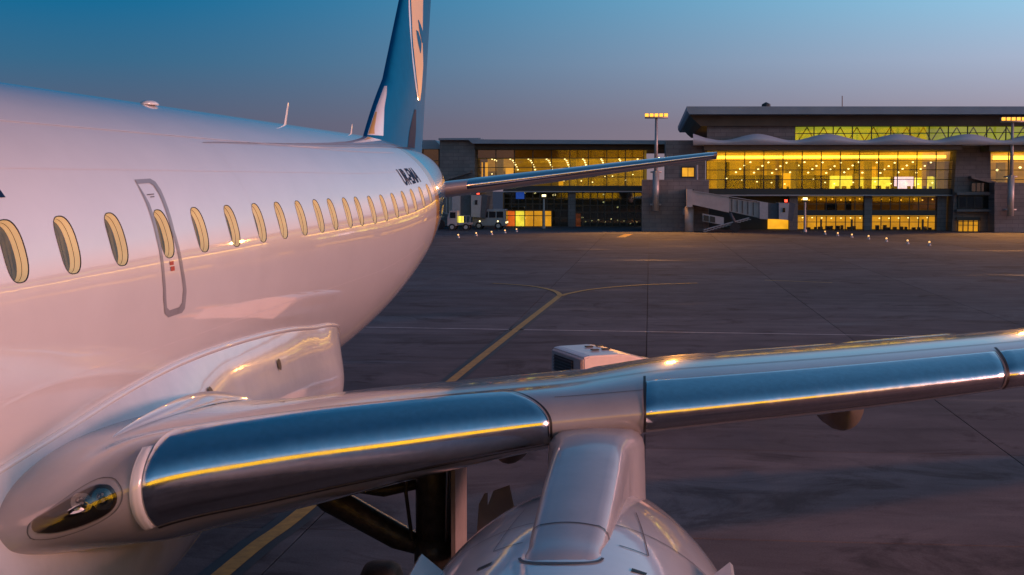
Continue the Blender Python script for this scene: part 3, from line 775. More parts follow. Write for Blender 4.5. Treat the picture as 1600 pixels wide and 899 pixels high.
# --- main landing gear under the wing
gd = 11.2; gz0 = -CAMH + .015 * 0
lg = am('landing_gear', *tube([Vector((-1.78, gd, -1.85)), Vector((-1.78, gd, -3.15)), Vector((-1.78, gd, -3.17)), Vector((-1.78, gd, -3.62))], [.15, .15, .095, .095], 16), M['gear'])
def gpart(name, pts, r_, m=None, n=10): return am(name, *tube([Vector(p) for p in pts], r_, n), m or M['gear'], lg)
gpart('strut_collar', [(-1.78, gd, -3.0), (-1.78, gd, -3.24)], .165, n=16)
gpart('side_brace', [(-3.05, gd - .1, -2.30), (-2.64, gd - .05, -2.68), (-2.08, gd, -3.00), (-1.82, gd, -3.10)], [.11, .12, .11, .07])
gpart('side_brace_lug', [(-2.85, gd - .12, -2.42), (-2.55, gd - .12, -2.52)], .10)
gpart('lock_link', [(-2.52, gd, -2.58), (-2.2, gd, -2.61), (-1.82, gd, -2.53)], [.045, .055, .04])
gpart('hydraulic_hose', [(-1.95, gd - .10, -2.2), (-1.99, gd - .12, -2.6), (-1.94, gd - .12, -3.0)], .016)
gpart('hydraulic_hose', [(-1.655, gd - .10, -1.95), (-1.64, gd - .12, -2.4), (-1.66, gd - .12, -3.0)], .018, M['chrome'])
gpart('axle', [(-2.36, gd, -3.66), (-1.2, gd, -3.66)], .07)
am('gear_strut_door', *boxvf((-1.58, gd - .35, -3.15), (-1.545, gd + .35, -1.9)), M['geardoor'], lg, False)
for px in (((748, 788), (757, 771), (762, 770), (762, 832), (745, 832)), ((762, 790), (771, 767), (796, 758), (803, 790), (800, 832), (762, 832))):
    V = [aray(*p) * dd for dd in (10.4, 10.46) for p in px]; n_ = len(px)
    am('gear_door', V, [tuple(range(n_)), tuple(range(2 * n_ - 1, n_ - 1, -1))] + [(k, k + n_, (k + 1) % n_ + n_, (k + 1) % n_) for k in range(n_)], M['geardoor'], lg, False)
def wheel(xc, parent, d_, zc_, rad=.535, wd=.30):
    pr = [(-.5, .55), (-.5, .86), (-.42, .96), (-.25, 1.0), (.25, 1.0), (.42, .96), (.5, .86), (.5, .55)]
    V, Fc = grid(40, len(pr), lambda i, j: Vector((xc + pr[j][0] * wd, d_ + rad * pr[j][1] * math.cos(2 * math.pi * i / 40), zc_ + rad * pr[j][1] * math.sin(2 * math.pi * i / 40))), True)
    ty = am('tyre', V, Fc, M['tyre'], parent)
    pr2 = [(-.44, .56), (-.40, .5), (-.30, .2), (-.36, .02), (.36, .02), (.30, .2), (.40, .5), (.44, .56)]
    V, Fc = grid(32, len(pr2), lambda i, j: Vector((xc + pr2[j][0] * wd, d_ + rad * pr2[j][1] * math.cos(2 * math.pi * i / 32), zc_ + rad * pr2[j][1] * math.sin(2 * math.pi * i / 32))), True)
    am('wheel_rim', V, Fc, M['geardoor'], parent)
def zground(d): return (-CAMH - d * math.sin(TILT)) / math.cos(TILT)
for xc in (-2.24, -1.32): wheel(xc, lg, gd, zground(gd) + .535)
ng = am('nose_gear', *tube([Vector((CX, -2.6, -2.3)), Vector((CX, -2.6, -3.9))], .07, 12), M['gear'])
for xc in (CX - .2, CX + .2): wheel(xc, ng, -2.6, zground(-2.6) + .30, .30, .2)

# --- tail fin
def fin_sec(z):
    t = (z - .5) / 5.7
    le = 26.05 + (z - 1.81) * 1.0 if z > 1.9 else 26.14 - (1.9 - z) * 1.95 + .22 * (1.9 - z) ** 2
    te = 30.1 + (z - .6) * .40
    return le, te
FZ = [.45 + 5.8 * k / 59 for k in range(60)]
def finp(z, u, off=0.0):
    le, te = fin_sec(z); c = te - le; s = u * u
    tk = (.105 if z > 1.9 else .105 - .035 * (1.9 - z) / 1.4)
    return Vector((CX + math.copysign(1, u) * tk * c * naca(s) * 1.0 + (off if u >= 0 else -off), le + c * s, z))
V, Fc = grid(60, 61, lambda i, j: finp(FZ[i], -1 + 2 * j / 60)); Fc.append(tuple(59 * 61 + j for j in range(61)))
fin = am('tail_fin', V, Fc, M['blue'])
def fpix(x, y):
    """pixel -> (z, u) on the fin's near side"""
    r = aray(x, y); best = None
    for i in range(0, 200):
        z = .5 + i * .022
        for j in range(1, 100, 2):
            p = finp(z, j / 100); e = abs(p.x / p.y - r.x) + abs(p.z / p.y - r.z)
            if best is None or e < best[0]: best = (e, z, j / 100)
    return best[1], best[2]
def finpatch(name, pts, m, off, parent=None, steps=14):
    """pts: rows of (z, u0, u1)"""
    f = hermite(pts); V = []; z0, z1 = pts[0][0], pts[-1][0]
    V, Fc = grid(steps * 2, 12, lambda i, j: finp(z0 + (z1 - z0) * i / (steps * 2 - 1), (lambda a: a[0] + (a[1] - a[0]) * j / 11)(f(z0 + (z1 - z0) * i / (steps * 2 - 1))), off))
    return am(name, V, Fc, m, parent or fin)
def finpx(name, left, right, m, off, edge=False):
    rows = []
    for l, r_ in zip(left, right):
        zl, ul = fpix(*l) if l else (None, None)
        zr, ur = fpix(*r_)
        rows.append((zr, (ul if l else 0.001), ur))
    rows.sort(); out = [rows[0]]
    for q_ in rows[1:]:
        if q_[0] > out[-1][0] + .02: out.append(q_)
    return finpatch(name, out, m, off)
finpx('dorsal_paint', [None] * 5, [(599.5, 212), (600, 190), (601.5, 165), (603, 148), (604, 135)], M['paint'], .004)
finpx('dorsal_stripe', [(572, 210), (575, 200), (580, 189), (586, 174)], [(584, 210), (585, 200), (587, 189), (588.5, 174)], M['gold'], .008)
SL = [(655, 158), (652, 140), (648, 110), (644, 70), (641.5, 35), (640, 0)]; SR = [(656.5, 158), (658.5, 140), (660, 110), (660.5, 70), (660.5, 35), (660.5, 0)]
finpx('fin_swoosh', SL, SR, M['cream'], .005)
finpx('fin_swoosh_edge', [(x - 2.4, y) for x, y in SL], SL, M['paint'], .006)
finpx('fin_emblem', [(656, 84), (651, 66), (649.5, 49)], [(657.5, 84), (657.5, 66), (652.5, 49)], M['blue'], .010)
finpx('fin_emblem', [(659, 68), (654.5, 50), (653, 31)], [(660.3, 68), (660.3, 50), (654, 31)], M['blue'], .012)
finpx('fin_root_paint', [(636, 232), (640, 205), (647, 172)], [(647, 232), (649, 205), (650, 172)], M['navy'], .006)

# --- tailplane
def tp(X, u):
    t = (X + 4.5) / 5.9; le = 27.1 + 2.45 * t; c = 3.0 - 1.65 * t; z = -.26 + .74 * t; s = u * u
    return Vector((X, le + c * s, z + math.copysign(1, u) * .115 * c * naca(s) + (-.02 * c * s)))
NT = 50
V, Fc = grid(NT, 61, lambda i, j: tp(-4.6 + 6.02 * i / (NT - 1), -1 + 2 * j / 60)); Fc.append(tuple((NT - 1) * 61 + j for j in range(61)))
tpl = am('tailplane', V, Fc, M['wing'])
def tpoff(X, u, off):
    a = tp(X, u + .001) - tp(X, u - .001); b = tp(X + .01, u) - tp(X - .01, u); n_ = b.cross(a).normalized()
    if n_.dot(Vector((0, -1, .6 * (1 if u > 0 else -1)))) < 0: n_ = -n_
    return tp(X, u) + n_ * off
V, Fc = grid(50, 20, lambda i, j: tpoff(-3.65 + 5.0 * i / 49, -.16 + .70 * j / 19, .001 if j in (0, 19) or i in (0, 49) else .008))
am('tailplane_leading_edge', V, Fc, M['slat'], tpl)

# ================================================================== TERMINAL
def stonemat():
    m = mat('stone cladding', (.24, .205, .20), .75, var=.16, vscale=.8, bump=.15, bscale=6, world=True)
    t = m.node_tree; b = t.nodes['Principled BSDF']; src = b.inputs['Base Color'].links[0].from_socket
    g = t.nodes.new('ShaderNodeNewGeometry'); mp = t.nodes.new('ShaderNodeMapping'); t.links.new(g.outputs['Position'], mp.inputs[0]); mp.inputs['Rotation'].default_value = (R(90), 0, 0)
    br = t.nodes.new('ShaderNodeTexBrick'); t.links.new(mp.outputs[0], br.inputs[0])
    br.inputs['Scale'].default_value = 1.0; br.inputs['Brick Width'].default_value = 1.2; br.inputs['Row Height'].default_value = .42; br.inputs['Mortar Size'].default_value = .018
    br.inputs['Color1'].default_value = (1, .98, .96, 1); br.inputs['Color2'].default_value = (.80, .79, .78, 1); br.inputs['Mortar'].default_value = (.5, .5, .5, 1)
    x = t.nodes.new('ShaderNodeMix'); x.data_type = 'RGBA'; x.blend_type = 'MULTIPLY'; x.inputs[0].default_value = 1
    t.links.new(src, x.inputs[6]); t.links.new(br.outputs[0], x.inputs[7]); t.links.new(x.outputs[2], b.inputs['Base Color'])
    return m
M['stone'] = stonemat()
M['roof'] = mat('roof sheet metal', (.22, .27, .33), .4, metal=.2, var=.12, vscale=.5, world=True)
M['soffit'] = mat('brown soffit', (.10, .065, .040), .6, var=.2, vscale=.7, world=True)
M['darkband'] = mat('dark slab edge', (.022, .026, .032), .4, var=.25, vscale=.6, world=True)
M['ledge'] = mat('light ledge', (.36, .36, .38), .5, var=.1, world=True)
M['mull'] = mat('mullion', (.030, .028, .026), .45, var=.2)
M['glass'] = glassmat('curtain wall glass', (.90, .88, .80), .05, .02)
M['dkglass'] = glassmat('tinted glass', (.30, .34, .34), .10, .02)
M['amberglass'] = glassmat('amber glass', (.62, .48, .24), .05, .02)
M['hall'] = mat('lit hall wall', (.45, .30, .10), .7, var=.6, vscale=.22, emit=(.62, .29, .014), es=.56, stretch=(1, 1, 2.2), world=True)  # interior light is put into hall walls, ceiling and columns as emission
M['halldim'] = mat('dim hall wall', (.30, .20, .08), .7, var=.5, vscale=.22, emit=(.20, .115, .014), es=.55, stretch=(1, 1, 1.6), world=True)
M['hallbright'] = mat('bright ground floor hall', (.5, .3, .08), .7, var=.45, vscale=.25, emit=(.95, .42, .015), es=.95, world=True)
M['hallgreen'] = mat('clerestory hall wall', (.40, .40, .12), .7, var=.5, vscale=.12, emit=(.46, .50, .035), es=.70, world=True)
M['halldark'] = mat('faint glow hall wall', (.06, .055, .05), .7, var=.4, vscale=.3, emit=(.03, .022, .006), es=.5, world=True)
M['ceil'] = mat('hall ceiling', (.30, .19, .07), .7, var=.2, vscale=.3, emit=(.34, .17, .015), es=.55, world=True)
M['strip'] = mat('light cove', (1, .8, .3), .5, emit=(1.0, .60, .06), es=4.5, var=.12, vscale=.6, world=True)
M['bulb'] = mat('downlight', (1, .9, .6), .5, emit=(1.0, .80, .34), es=4.0)
M['screen'] = mat('bright screen', (.9, .8, .9), .5, emit=(1.0, .72, 1.0), es=1.3, var=.25, vscale=1.5, world=True)
M['shop'] = mat('lit shop', (.7, .7, .2), .5, emit=(.85, .72, .06), es=1.3, var=.55, vscale=.9, world=True)
M['shopred'] = mat('lit red shop', (.7, .2, .05), .5, emit=(.9, .16, .02), es=.9, var=.45, vscale=.8, world=True)
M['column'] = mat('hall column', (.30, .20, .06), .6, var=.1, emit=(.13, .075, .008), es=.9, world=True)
M['kiosk'] = mat('kiosk', (.03, .026, .022), .5, var=.3, world=True)
M['seatm'] = mat('seating', (.05, .02, .012), .6, var=.3)
M['truss'] = mat('roof truss', (.12, .12, .06), .5, var=.2)
M['canopy'] = mat('wavy canopy metal', (.42, .46, .52), .38, metal=.1, var=.08, vscale=.4, world=True)

def bx(parent, name, x0, y0, x1, y1, Y, dep, m):
    """box whose front face fills the pixel rectangle at distance Y, running back dep metres"""
    a = at(x0, y0, Y); b = at(x1, y1, Y)
    return box(name, (a.x, Y, max(0.0, min(a.z, b.z))), (b.x, Y + dep, max(a.z, b.z)), m, parent)
def panes(parent, xs_, ys_, Y, gm, mull=.09, name='glass_pane', skip=()):
    """each pane its own piece, mullions between"""
    for i in range(len(xs_) - 1):
        for j in range(len(ys_) - 1):
            if (i, j) in skip: continue
            a = at(xs_[i], ys_[j], Y); b = at(xs_[i + 1], ys_[j + 1], Y)
            m_ = gm[j] if isinstance(gm, (list, tuple)) else gm
            box(name, (a.x + mull / 2, Y, min(a.z, b.z) + mull / 2), (b.x - mull / 2, Y + .03, max(a.z, b.z) - mull / 2), m_, parent)
    z0 = min(at(xs_[0], y, Y).z for y in ys_); z1 = max(at(xs_[0], y, Y).z for y in ys_)
    for x in xs_:
        a = at(x, ys_[0], Y); box('mullion', (a.x - mull / 2, Y - .06, max(0, z0)), (a.x + mull / 2, Y + .10, z1), M['mull'], parent)
    for y in ys_:
        a = at(xs_[0], y, Y); b = at(xs_[-1], y, Y); box('transom', (a.x, Y - .04, a.z - mull * .4), (b.x, Y + .08, a.z + mull * .4), M['mull'], parent)
_bm = bpy.data.meshes.new('downlight'); _b = bmesh.new(); bmesh.ops.create_icosphere(_b, subdivisions=1, radius=1); _b.to_mesh(_b and _bm); _b.free(); _bm.materials.append(M['bulb'])
def bulb(parent, x, y, Y, r=.10):
    p = at(x, y, Y); o = bpy.data.objects.new('downlight', _bm); COL.objects.link(o); o.parent = parent; o.location = p - parent.location; o.scale = (r, r, r * .7)
def rng(a, b, n): return [a + (b - a) * k / n for k in range(n + 1)]

# ---------------- main terminal, right
T = empty('terminal_building', (at(1300, 300, 150).x, 150, 0), label='long glazed airport terminal with flat overhanging roof and wavy canopy, lit yellow inside', cat='terminal')
YR = 146.0
XE = 2700                                                   # it runs on beyond the frame
def prism(name, prof, Y0, Y1, m, parent):
    n = len(prof); V = [(at(x, y, Y0).x, Y0, at(x, y, Y0).z) for x, y in prof] + [(at(x, y, Y0).x, Y1, at(x, y, Y0).z) for x, y in prof]
    Fc = [tuple(range(n)), tuple(range(2 * n - 1, n - 1, -1))] + [(k, k + n, (k + 1) % n + n, (k + 1) % n) for k in range(n)]
    return mesh(name, V, Fc, m, parent, False, off=parent.location)
# roof: fascia and undercut soffit
prism('roof_fascia', [(1073, 166.5), (1073.5, 173), (1077, 178.5), (XE, 178.5), (XE, 166.5)], YR - 5, YR + 40, M['roof'], T)
prism('roof_soffit', [(1077, 178.6), (1087, 190), (1095, 197), (XE, 197), (XE, 178.6)], YR - 3.0, YR + 30, M['soffit'], T)
bx(T, 'upper_wall', 1105, 197, 1242, 219, YR - 2.2, .5, M['stone'])
panes(T, rng(1242, 1842, 20), [198, 209, 222], YR - 2.0, M['glass'], .10)
bx(T, 'clerestory_interior', 1242, 196, XE, 224, YR - .9, .2, M['hallgreen'])
for k in range(22):                                        # roof truss diagonals behind the clerestory
    x0 = 1247 + 26 * k; a = at(x0, 221, YR - 1.2); b = at(x0 + 14, 199, YR - 1.2); c = at(x0 + 26, 221, YR - 1.2)
    for p, q_ in ((a, b), (b, c)): mesh('roof_truss', *tube([p, q_], .06, 6), M['truss'], T, False, off=T.location)
# wavy canopy
V = []; nW = 240
x0w, x1w = 1083, XE
for k in range(nW + 1):
    x = x0w + (x1w - x0w) * k / nW
    yt = 214.5 - 5.0 * math.cos((x - 1183) / 110 * 2 * math.pi)
    if x < 1105: yt = 209 + (x - 1083) * .35
    p = at(x, yt, YR - 6); q_ = at(x, 226.5, YR - 6)
    V += [p, q_, Vector((p.x, YR - 2.5, p.z)), Vector((q_.x, YR - 2.5, q_.z))]
Fc = []
for k in range(nW):
    a = 4 * k; b = a + 4
    Fc += [(a, a + 1, b + 1, b), (a + 2, a, b, b + 2), (a + 1, a + 3, b + 3, b + 1)]
mesh('wavy_canopy', V, Fc, M['canopy'], T, True, off=T.location)
bx(T, 'canopy_soffit', 1100, 226.7, 1503, 234, YR - 5.4, 5, M['soffit'])
bx(T, 'canopy_soffit', 1546, 226.7, XE, 233, YR - 5.4, 5, M['soffit'])
def hall(x0, x1, n, Y, dep, cols, strip, slabs=True):
    yt, yb = 233, 295.5
    panes(T, rng(x0, x1, n), [yt, 251.5, 266, 281, yb], Y, M['glass'], .085)
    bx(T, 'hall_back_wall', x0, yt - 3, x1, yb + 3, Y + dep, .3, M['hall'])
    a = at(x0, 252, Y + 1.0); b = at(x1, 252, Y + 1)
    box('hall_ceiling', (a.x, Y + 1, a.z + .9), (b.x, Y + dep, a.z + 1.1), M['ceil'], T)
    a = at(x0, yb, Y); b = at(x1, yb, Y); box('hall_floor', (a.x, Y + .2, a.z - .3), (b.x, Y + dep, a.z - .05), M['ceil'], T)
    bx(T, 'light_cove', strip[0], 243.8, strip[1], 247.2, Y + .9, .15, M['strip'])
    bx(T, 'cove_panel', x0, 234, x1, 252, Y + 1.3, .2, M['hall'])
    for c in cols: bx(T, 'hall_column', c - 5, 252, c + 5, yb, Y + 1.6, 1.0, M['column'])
hall(1104, 1493, 13, YR, 13, (1126, 1242, 1357, 1470), (1107, 1478))
for k in range(11):                                        # rows of downlights running back
    x = 1150 + 28.2 * k
    if k in (3, 4): x += 0
    for j in range(4): bulb(T, x + 6.5 * j + (3 if j > 2 else 0), 269.5 - 5.3 * j + (k % 3) * .5, YR + 2.4 + 2.3 * j, .12)
for x0, x1, y0, m_ in ((1131, 1180, 274, 'kiosk'), (1182, 1222, 274, 'kiosk'), (1222, 1236, 271, 'hallbright'), (1250, 1296, 274, 'kiosk'), (1298, 1331, 275, 'shop'), (1333, 1344, 272, 'column'), (1344, 1352, 277, 'shop'), (1364, 1391, 277, 'shop'), (1392, 1397, 276, 'kiosk'), (1399, 1427, 276.5, 'screen'), (1432, 1440, 278, 'shop'), (1452, 1458, 276, 'shop'), (1459, 1466, 277, 'hallgreen')):
    bx(T, 'shop_front', x0, y0, x1, 296, YR + 3.2, 1.0, M[m_])
for k in range(24):
    x = 1135 + k * 14 + random.uniform(-4, 4); bx(T, 'lounge_seat', x, 292 - random.uniform(0, 2), x + random.uniform(3, 8), 295.5, YR + 1.0 + random.uniform(0, 1.5), .6, M['seatm'])
for k in range(16): bulb(T, 1140 + 21 * k + random.uniform(-5, 5), random.uniform(279, 289), YR + 3.0, .09)
for k in range(16):                                        # panels of differing glow, added to vary the brightness of the back wall
    x = 1135 + 22 * k + random.uniform(-5, 5); bx(T, 'wall_panel', x, 256 + random.uniform(-3, 8), x + random.uniform(6, 15), 294, YR + 12.3 - .05 * k, .2, M[random.choice(('halldim', 'hallbright', 'kiosk', 'ceil', 'halldim', 'column'))])
# slab edge, ledge, lower floors
bx(T, 'slab_edge', 1106, 296, 1489, 304.3, YR - .6, 3, M['darkband'])
bx(T, 'slab_ledge', 1106, 304.4, 1489, 306.4, YR - 1.0, 3, M['ledge'])
def lower(x0, x1, n, dark=False):
    panes(T, rng(x0, x1, n), [308, 319, 329], YR + .5, M['amberglass'], .08)
    bx(T, 'storey_wall', x0, 306, x1, 330, YR + 4, .3, M['halldim'])
    bx(T, 'storey_band', x0, 329.3, x1, 337.2, YR + .3, 2.5, M['darkband'])
    panes(T, rng(x0, x1, n), [338, 347, 361], YR + .5, M['glass'], .08)
    bx(T, 'ground_floor_wall', x0, 336, x1, 361.5, YR + 5, .3, M['hallbright'])
lower(1246, 1351, 7); lower(1362, 1465, 7)
for x0, x1 in ((1234, 1246), (1351, 1362), (1465, 1478)): bx(T, 'stone_column', x0, 306.5, x1, 362, YR + .1, 1.2, M['stone'])
for k in range(14): bulb(T, 1250 + 16 * k + random.uniform(-3, 3), 311 + random.uniform(0, 2), YR + 2, .10); bulb(T, 1254 + 15 * k, 340 + random.uniform(0, 1.5), YR + 2, .08)
for k in range(22):
    x = 1262 + 9 * k + random.uniform(-2, 2)
    if 1340 < x < 1364: continue
    bx(T, 'waiting_bench', x, 356 - random.uniform(0, 4), x + random.uniform(3, 7), 361, YR + 1.5 + random.uniform(0, 2), .6, M['seatm'])
for x in (1282, 1330, 1441): bx(T, 'door_frame', x, 343, x + 2.2, 361, YR + .2, .3, M['mull'])
bx(T, 'staircase', 1290, 318, 1308, 329, YR + 2.2, 1, M['kiosk']); bx(T, 'staircase', 1322, 312, 1330, 329, YR + 2.2, 1, M['kiosk'])
bx(T, 'undercroft_wall', 1108, 306.5, 1234, 360, YR + 3, .4, M['darkband'])
bx(T, 'undercroft_opening', 1200, 341, 1233, 358, YR + 2.6, .3, M['hallbright'])
# stone tower on the right and what follows it
prism('stone_tower', [(1503, 226.6), (1495, 233), (1487, 364), (1548, 364), (1548, 226.6)], YR - 1.6, YR + 14, M['stone'], T)
bx(T, 'tower_recess', 1497, 306, 1549, 327, YR - 1.9, .25, M['darkband'])
panes(T, rng(1498, 1548, 4), [307, 326], YR - 2.0, M['dkglass'], .08)
prism('ramp_beam', [(1518, 275), (1556, 284), (1556, 288), (1518, 279)], YR - 3.2, YR - 1.7, M['stone'], T)
panes(T, rng(1518, 1548, 4), [286, 300], YR - 2.3, M['amberglass'], .08)
bx(T, 'tower_ledge', 1495, 300.5, 1552, 305, YR - 2.8, 1, M['stone'])
bx(T, 'tower_ledge', 1495, 327.5, 1552, 331, YR - 2.8, 1, M['stone'])
bx(T, 'lit_entrance', 1497, 345, 1529, 363, YR - 1.9, .2, M['hallbright'])
panes(T, rng(1497, 1529, 4), [341, 346, 352, 363], YR - 2.1, M['glass'], .08)
bx(T, 'entrance_lintel', 1495, 339.5, 1532, 345, YR - 2.3, .5, M['mull'])
prism('stone_wing_wall', [(1554, 285), (1554, 368), (1640, 368), (1640, 287)], YR - 4.5, YR - 2, M['stone'], T)
hall(1546, XE, 38, YR, 13, tuple(1565 + 110 * k for k in range(10)), (1552, XE - 20))
bx(T, 'far_slab_edge', 1640, 296, XE, 304.3, YR - .6, 3, M['darkband'])
lower(1650, 2690, 34)
for x, y in ((1545, 262), (1558, 266), (1594, 262), (1575, 277), (1548, 301), (1536, 312)): bulb(T, x, y, YR - 1.2 if y > 300 else YR + 1.5, .16)
# roof furniture
mesh('roof_ventilator', *tube([at(1197, 167, YR + 3), at(1197, 163, YR + 3), at(1197, 160, YR + 3)], [.5, .45, .06], 10), M['mull'], T, False, off=T.location)
mesh('roof_aerial', *tube([at(1316, 167, YR + 3), at(1316, 150, YR + 3)], .05, 6), M['mull'], T, False, off=T.location)

# ---------------- concourse, left
Cn = empty('concourse_building', (at(880, 300, 160).x, 160, 0), label='lower glazed concourse left of the jet bridge wall with curved rows of ceiling lights', cat='terminal')
YL = 158.0
T_, T = T, Cn
prism('roof_slab', [(731, 218), (738, 224.5), (1046, 225.5), (1046, 219.5)], YL - 4, YL + 22, M['roof'], T)
prism('roof_soffit', [(738, 224.7), (744, 234), (1046, 234), (1046, 225.7)], YL - 2.2, YL + 15, M['soffit'], T)
panes(T, rng(746, 1006, 9), [234, 247.5], YL - 1, M['amberglass'], .09)
bx(T, 'upper_interior', 744, 232, 1010, 248, YL + .4, .3, M['halldim'])
panes(T, rng(746, 1006, 9), [247.5, 262, 277, 291], YL, M['glass'], .09)
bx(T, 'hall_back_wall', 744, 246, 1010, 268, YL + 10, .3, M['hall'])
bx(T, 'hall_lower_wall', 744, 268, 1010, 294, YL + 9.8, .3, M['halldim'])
for c in (781, 895, 1006): bx(T, 'hall_column', c - 4.5, 248, c + 4.5, 291, YL + 1.3, 1.0, M['column'])
for x0, x1 in ((751, 754), (758, 762), (790, 802), (873, 880), (1001, 1008)): bx(T, 'lit_doorway', x0, 262 if x0 > 760 else 254, x1, 290, YL + 4, .2, M['hallbright'])
for k in range(9):                                         # curved rows of downlights
    for j in range(6 if k < 5 else 4):
        bulb(T, 769 + 28.4 * k + 13 * (j / 5) ** .7 * (1 - k / 10), 248.8 + 16.5 * (j / 5) ** 1.2 * (1 if k else .5), YL + 8.5 - 1.4 * j, .12)
for k in range(16): bulb(T, 752 + 16 * k + random.uniform(-4, 4), random.uniform(272, 286), YL + 4, .09)
bx(T, 'slab_edge', 786, 291, 1010, 299, YL - .8, 3, M['darkband'])
bx(T, 'slab_ledge', 786, 299.2, 1010, 300.6, YL - 1.1, 3, M['ledge'])
panes(T, rng(788, 888, 9), [301, 310, 319, 328.5], YL, M['dkglass'], .10)
panes(T, rng(899, 1003, 9), [301, 311, 321, 332, 343, 354], YL, M['dkglass'], .10)
panes(T, rng(862, 888, 2), [328.5, 341, 354], YL, M['dkglass'], .10)
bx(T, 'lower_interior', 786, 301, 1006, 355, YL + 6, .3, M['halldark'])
bx(T, 'stone_column', 888, 300.7, 899, 355, YL - .3, 1.5, M['stone'])
bx(T, 'lit_side_wall', 899.5, 334, 907, 354, YL + 1, .2, M['shopred'])
bx(T, 'lit_shop', 789, 330, 805, 355, YL + 1.6, .2, M['shopred']); bx(T, 'lit_shop', 805, 330, 820, 355, YL + 1.5, .2, M['shop']); bx(T, 'lit_shop', 820, 330, 862, 355, YL + 1.7, .2, M['hallbright'])
panes(T, [789, 805, 820, 834, 848, 862], [329, 337, 355], YL, M['glass'], .10)
for k in range(10): bulb(T, 905 + 10 * k, 344 + random.uniform(-2, 6), YL + 3, .08)
for x, y in ((821, 301), (836, 302), (943, 304), (943, 316), (965, 324), (910, 340)): bulb(T, x, y, YL + 2, .13)
bx(T, 'information_screen', 806, 300.5, 819, 311, YL - .2, .1, mat('blue sign', (.01, .04, .2), .4, var=.2, emit=(.01, .05, .28), es=.8))
# stone blocks between and at the far left
bx(T, 'stone_block', 687, 219, 742, 354, YL - 2.5, 18, M['stone'])
bx(T, 'stone_block_cap', 685, 216, 751, 218.8, YL - 3.5, 20, M['roof'])
prism('far_roof_slab', [(600, 219), (680, 219), (690, 230), (690, 233), (600, 233)], YL - 1, YL + 20, M['roof'], T)
bx(T, 'far_hall_wall', 560, 233, 686, 352, YL + 3, 1, M['halldim'])
panes(T, rng(560, 686, 5), [233, 252, 272, 292, 322, 352], YL, M['amberglass'], .12)
prism('covered_ramp', [(691, 279), (735, 266), (735, 270), (691, 284)], YL - 5, YL - 3, M['stone'], T)
T = T_
# ---------------- stone pier block with the lit hatch, between the two halls
YB = 141.0
B = empty('pier_block', (at(1055, 320, YB).x, YB, 0), label='blank stone block between concourse and terminal with a small lit window above', cat='building')
bx(B, 'stone_wall', 1003, 281, 1107, 362, YB, 10, M['stone'])
bx(B, 'stone_upper_wall', 1040, 219.5, 1102, 281, YB + 2, 10, M['stone'])
for x0, x1 in ((1066, 1074.4), (1075.4, 1084)): bx(B, 'lit_window', x0, 262.5, x1, 276, YB + 1.9, .2, M['hallbright'])
bx(B, 'window_frame', 1064.5, 260.5, 1085.5, 278, YB + 1.95, .2, M['mull'])
bx(B, 'door_panel', 1075, 296, 1084, 330, YB - .3, .3, M['darkband'])
bx(B, 'switch_cabinet', 1067, 326, 1079, 336, YB - .5, .5, M['ledge'])
mesh('vent_pipe', *tube([at(1089, 281, YB + 1), at(1089, 258, YB + 1)], .12, 8), M['ledge'], B, False, off=B.location)

# ---------------- terminal at the aircraft's own gate, ahead of its nose and behind the viewpoint (unseen, read off the reflections; size, turn and glow shaped for them)
G = empty('gate_terminal', (33, -40, 0), label='unseen lit terminal frontage ahead of the parked jet, mirrored in its leading edges', cat='terminal')
M['gatelit'] = mat('lit gate lounge', (.6, .4, .1), .6, var=.25, vscale=.12, emit=(1.0, .52, .010), es=2.4, world=True)
GX0, GX1 = -60, 95
box('base_wall', (GX0, -52, 0), (GX1 - 30, -40, 1.6), M['stone'], G)
box('roof_slab', (GX0 - 2, -54, 18.0), (GX1 - 28, -37, 19.2), M['roof'], G)
box('lounge_wall', (GX0, -43.5, 1.6), (GX1 - 30, -43.2, 18.0), M['gatelit'], G)
for k in range(26):
    x = GX0 + 5 * k
    box('mullion', (x - .1, -40.1, 1.6), (x + .1, -39.85, 18.0), M['mull'], G)
    if k < 25:
        for z0, z1 in ((1.65, 6.9), (7.05, 12.4), (12.55, 17.95)): box('glass_pane', (x + .1, -40, z0), (x + 4.9, -39.97, z1), M['glass'], G)
G.rotation_euler = (0, 0, R(38))

# ================================================================== APRON THINGS
M['mast'] = mat('galvanised mast', (.42, .40, .40), .45, metal=.4, var=.12, vscale=2)
M['sodium'] = mat('sodium lamp', (1, .6, .1), .5, emit=(1.0, .40, .035), es=1.9)
M['busgrey'] = mat('bus grey paint', (.30, .29, .30), .4, coat=.4, var=.12, vscale=3)
M['vwhite'] = mat('vehicle white paint', (.72, .70, .69), .35, coat=.5, var=.08, vscale=4)
M['vglass'] = mat('vehicle glass', (.012, .014, .018), .08, coat=.5, var=.2)
M['yellow'] = mat('hazard yellow', (.60, .33, .02), .45, var=.15)
M['bridge'] = mat('jet bridge panel', (.40, .36, .36), .5, var=.12, vscale=1.2, bump=.1, bscale=8, world=True)
M['bellows'] = mat('bellows grey', (.075, .085, .105), .7, var=.2, vscale=3)
M['redlamp'] = mat('red beacon', (.6, .02, .02), .4, emit=(1, .06, .03), es=4)

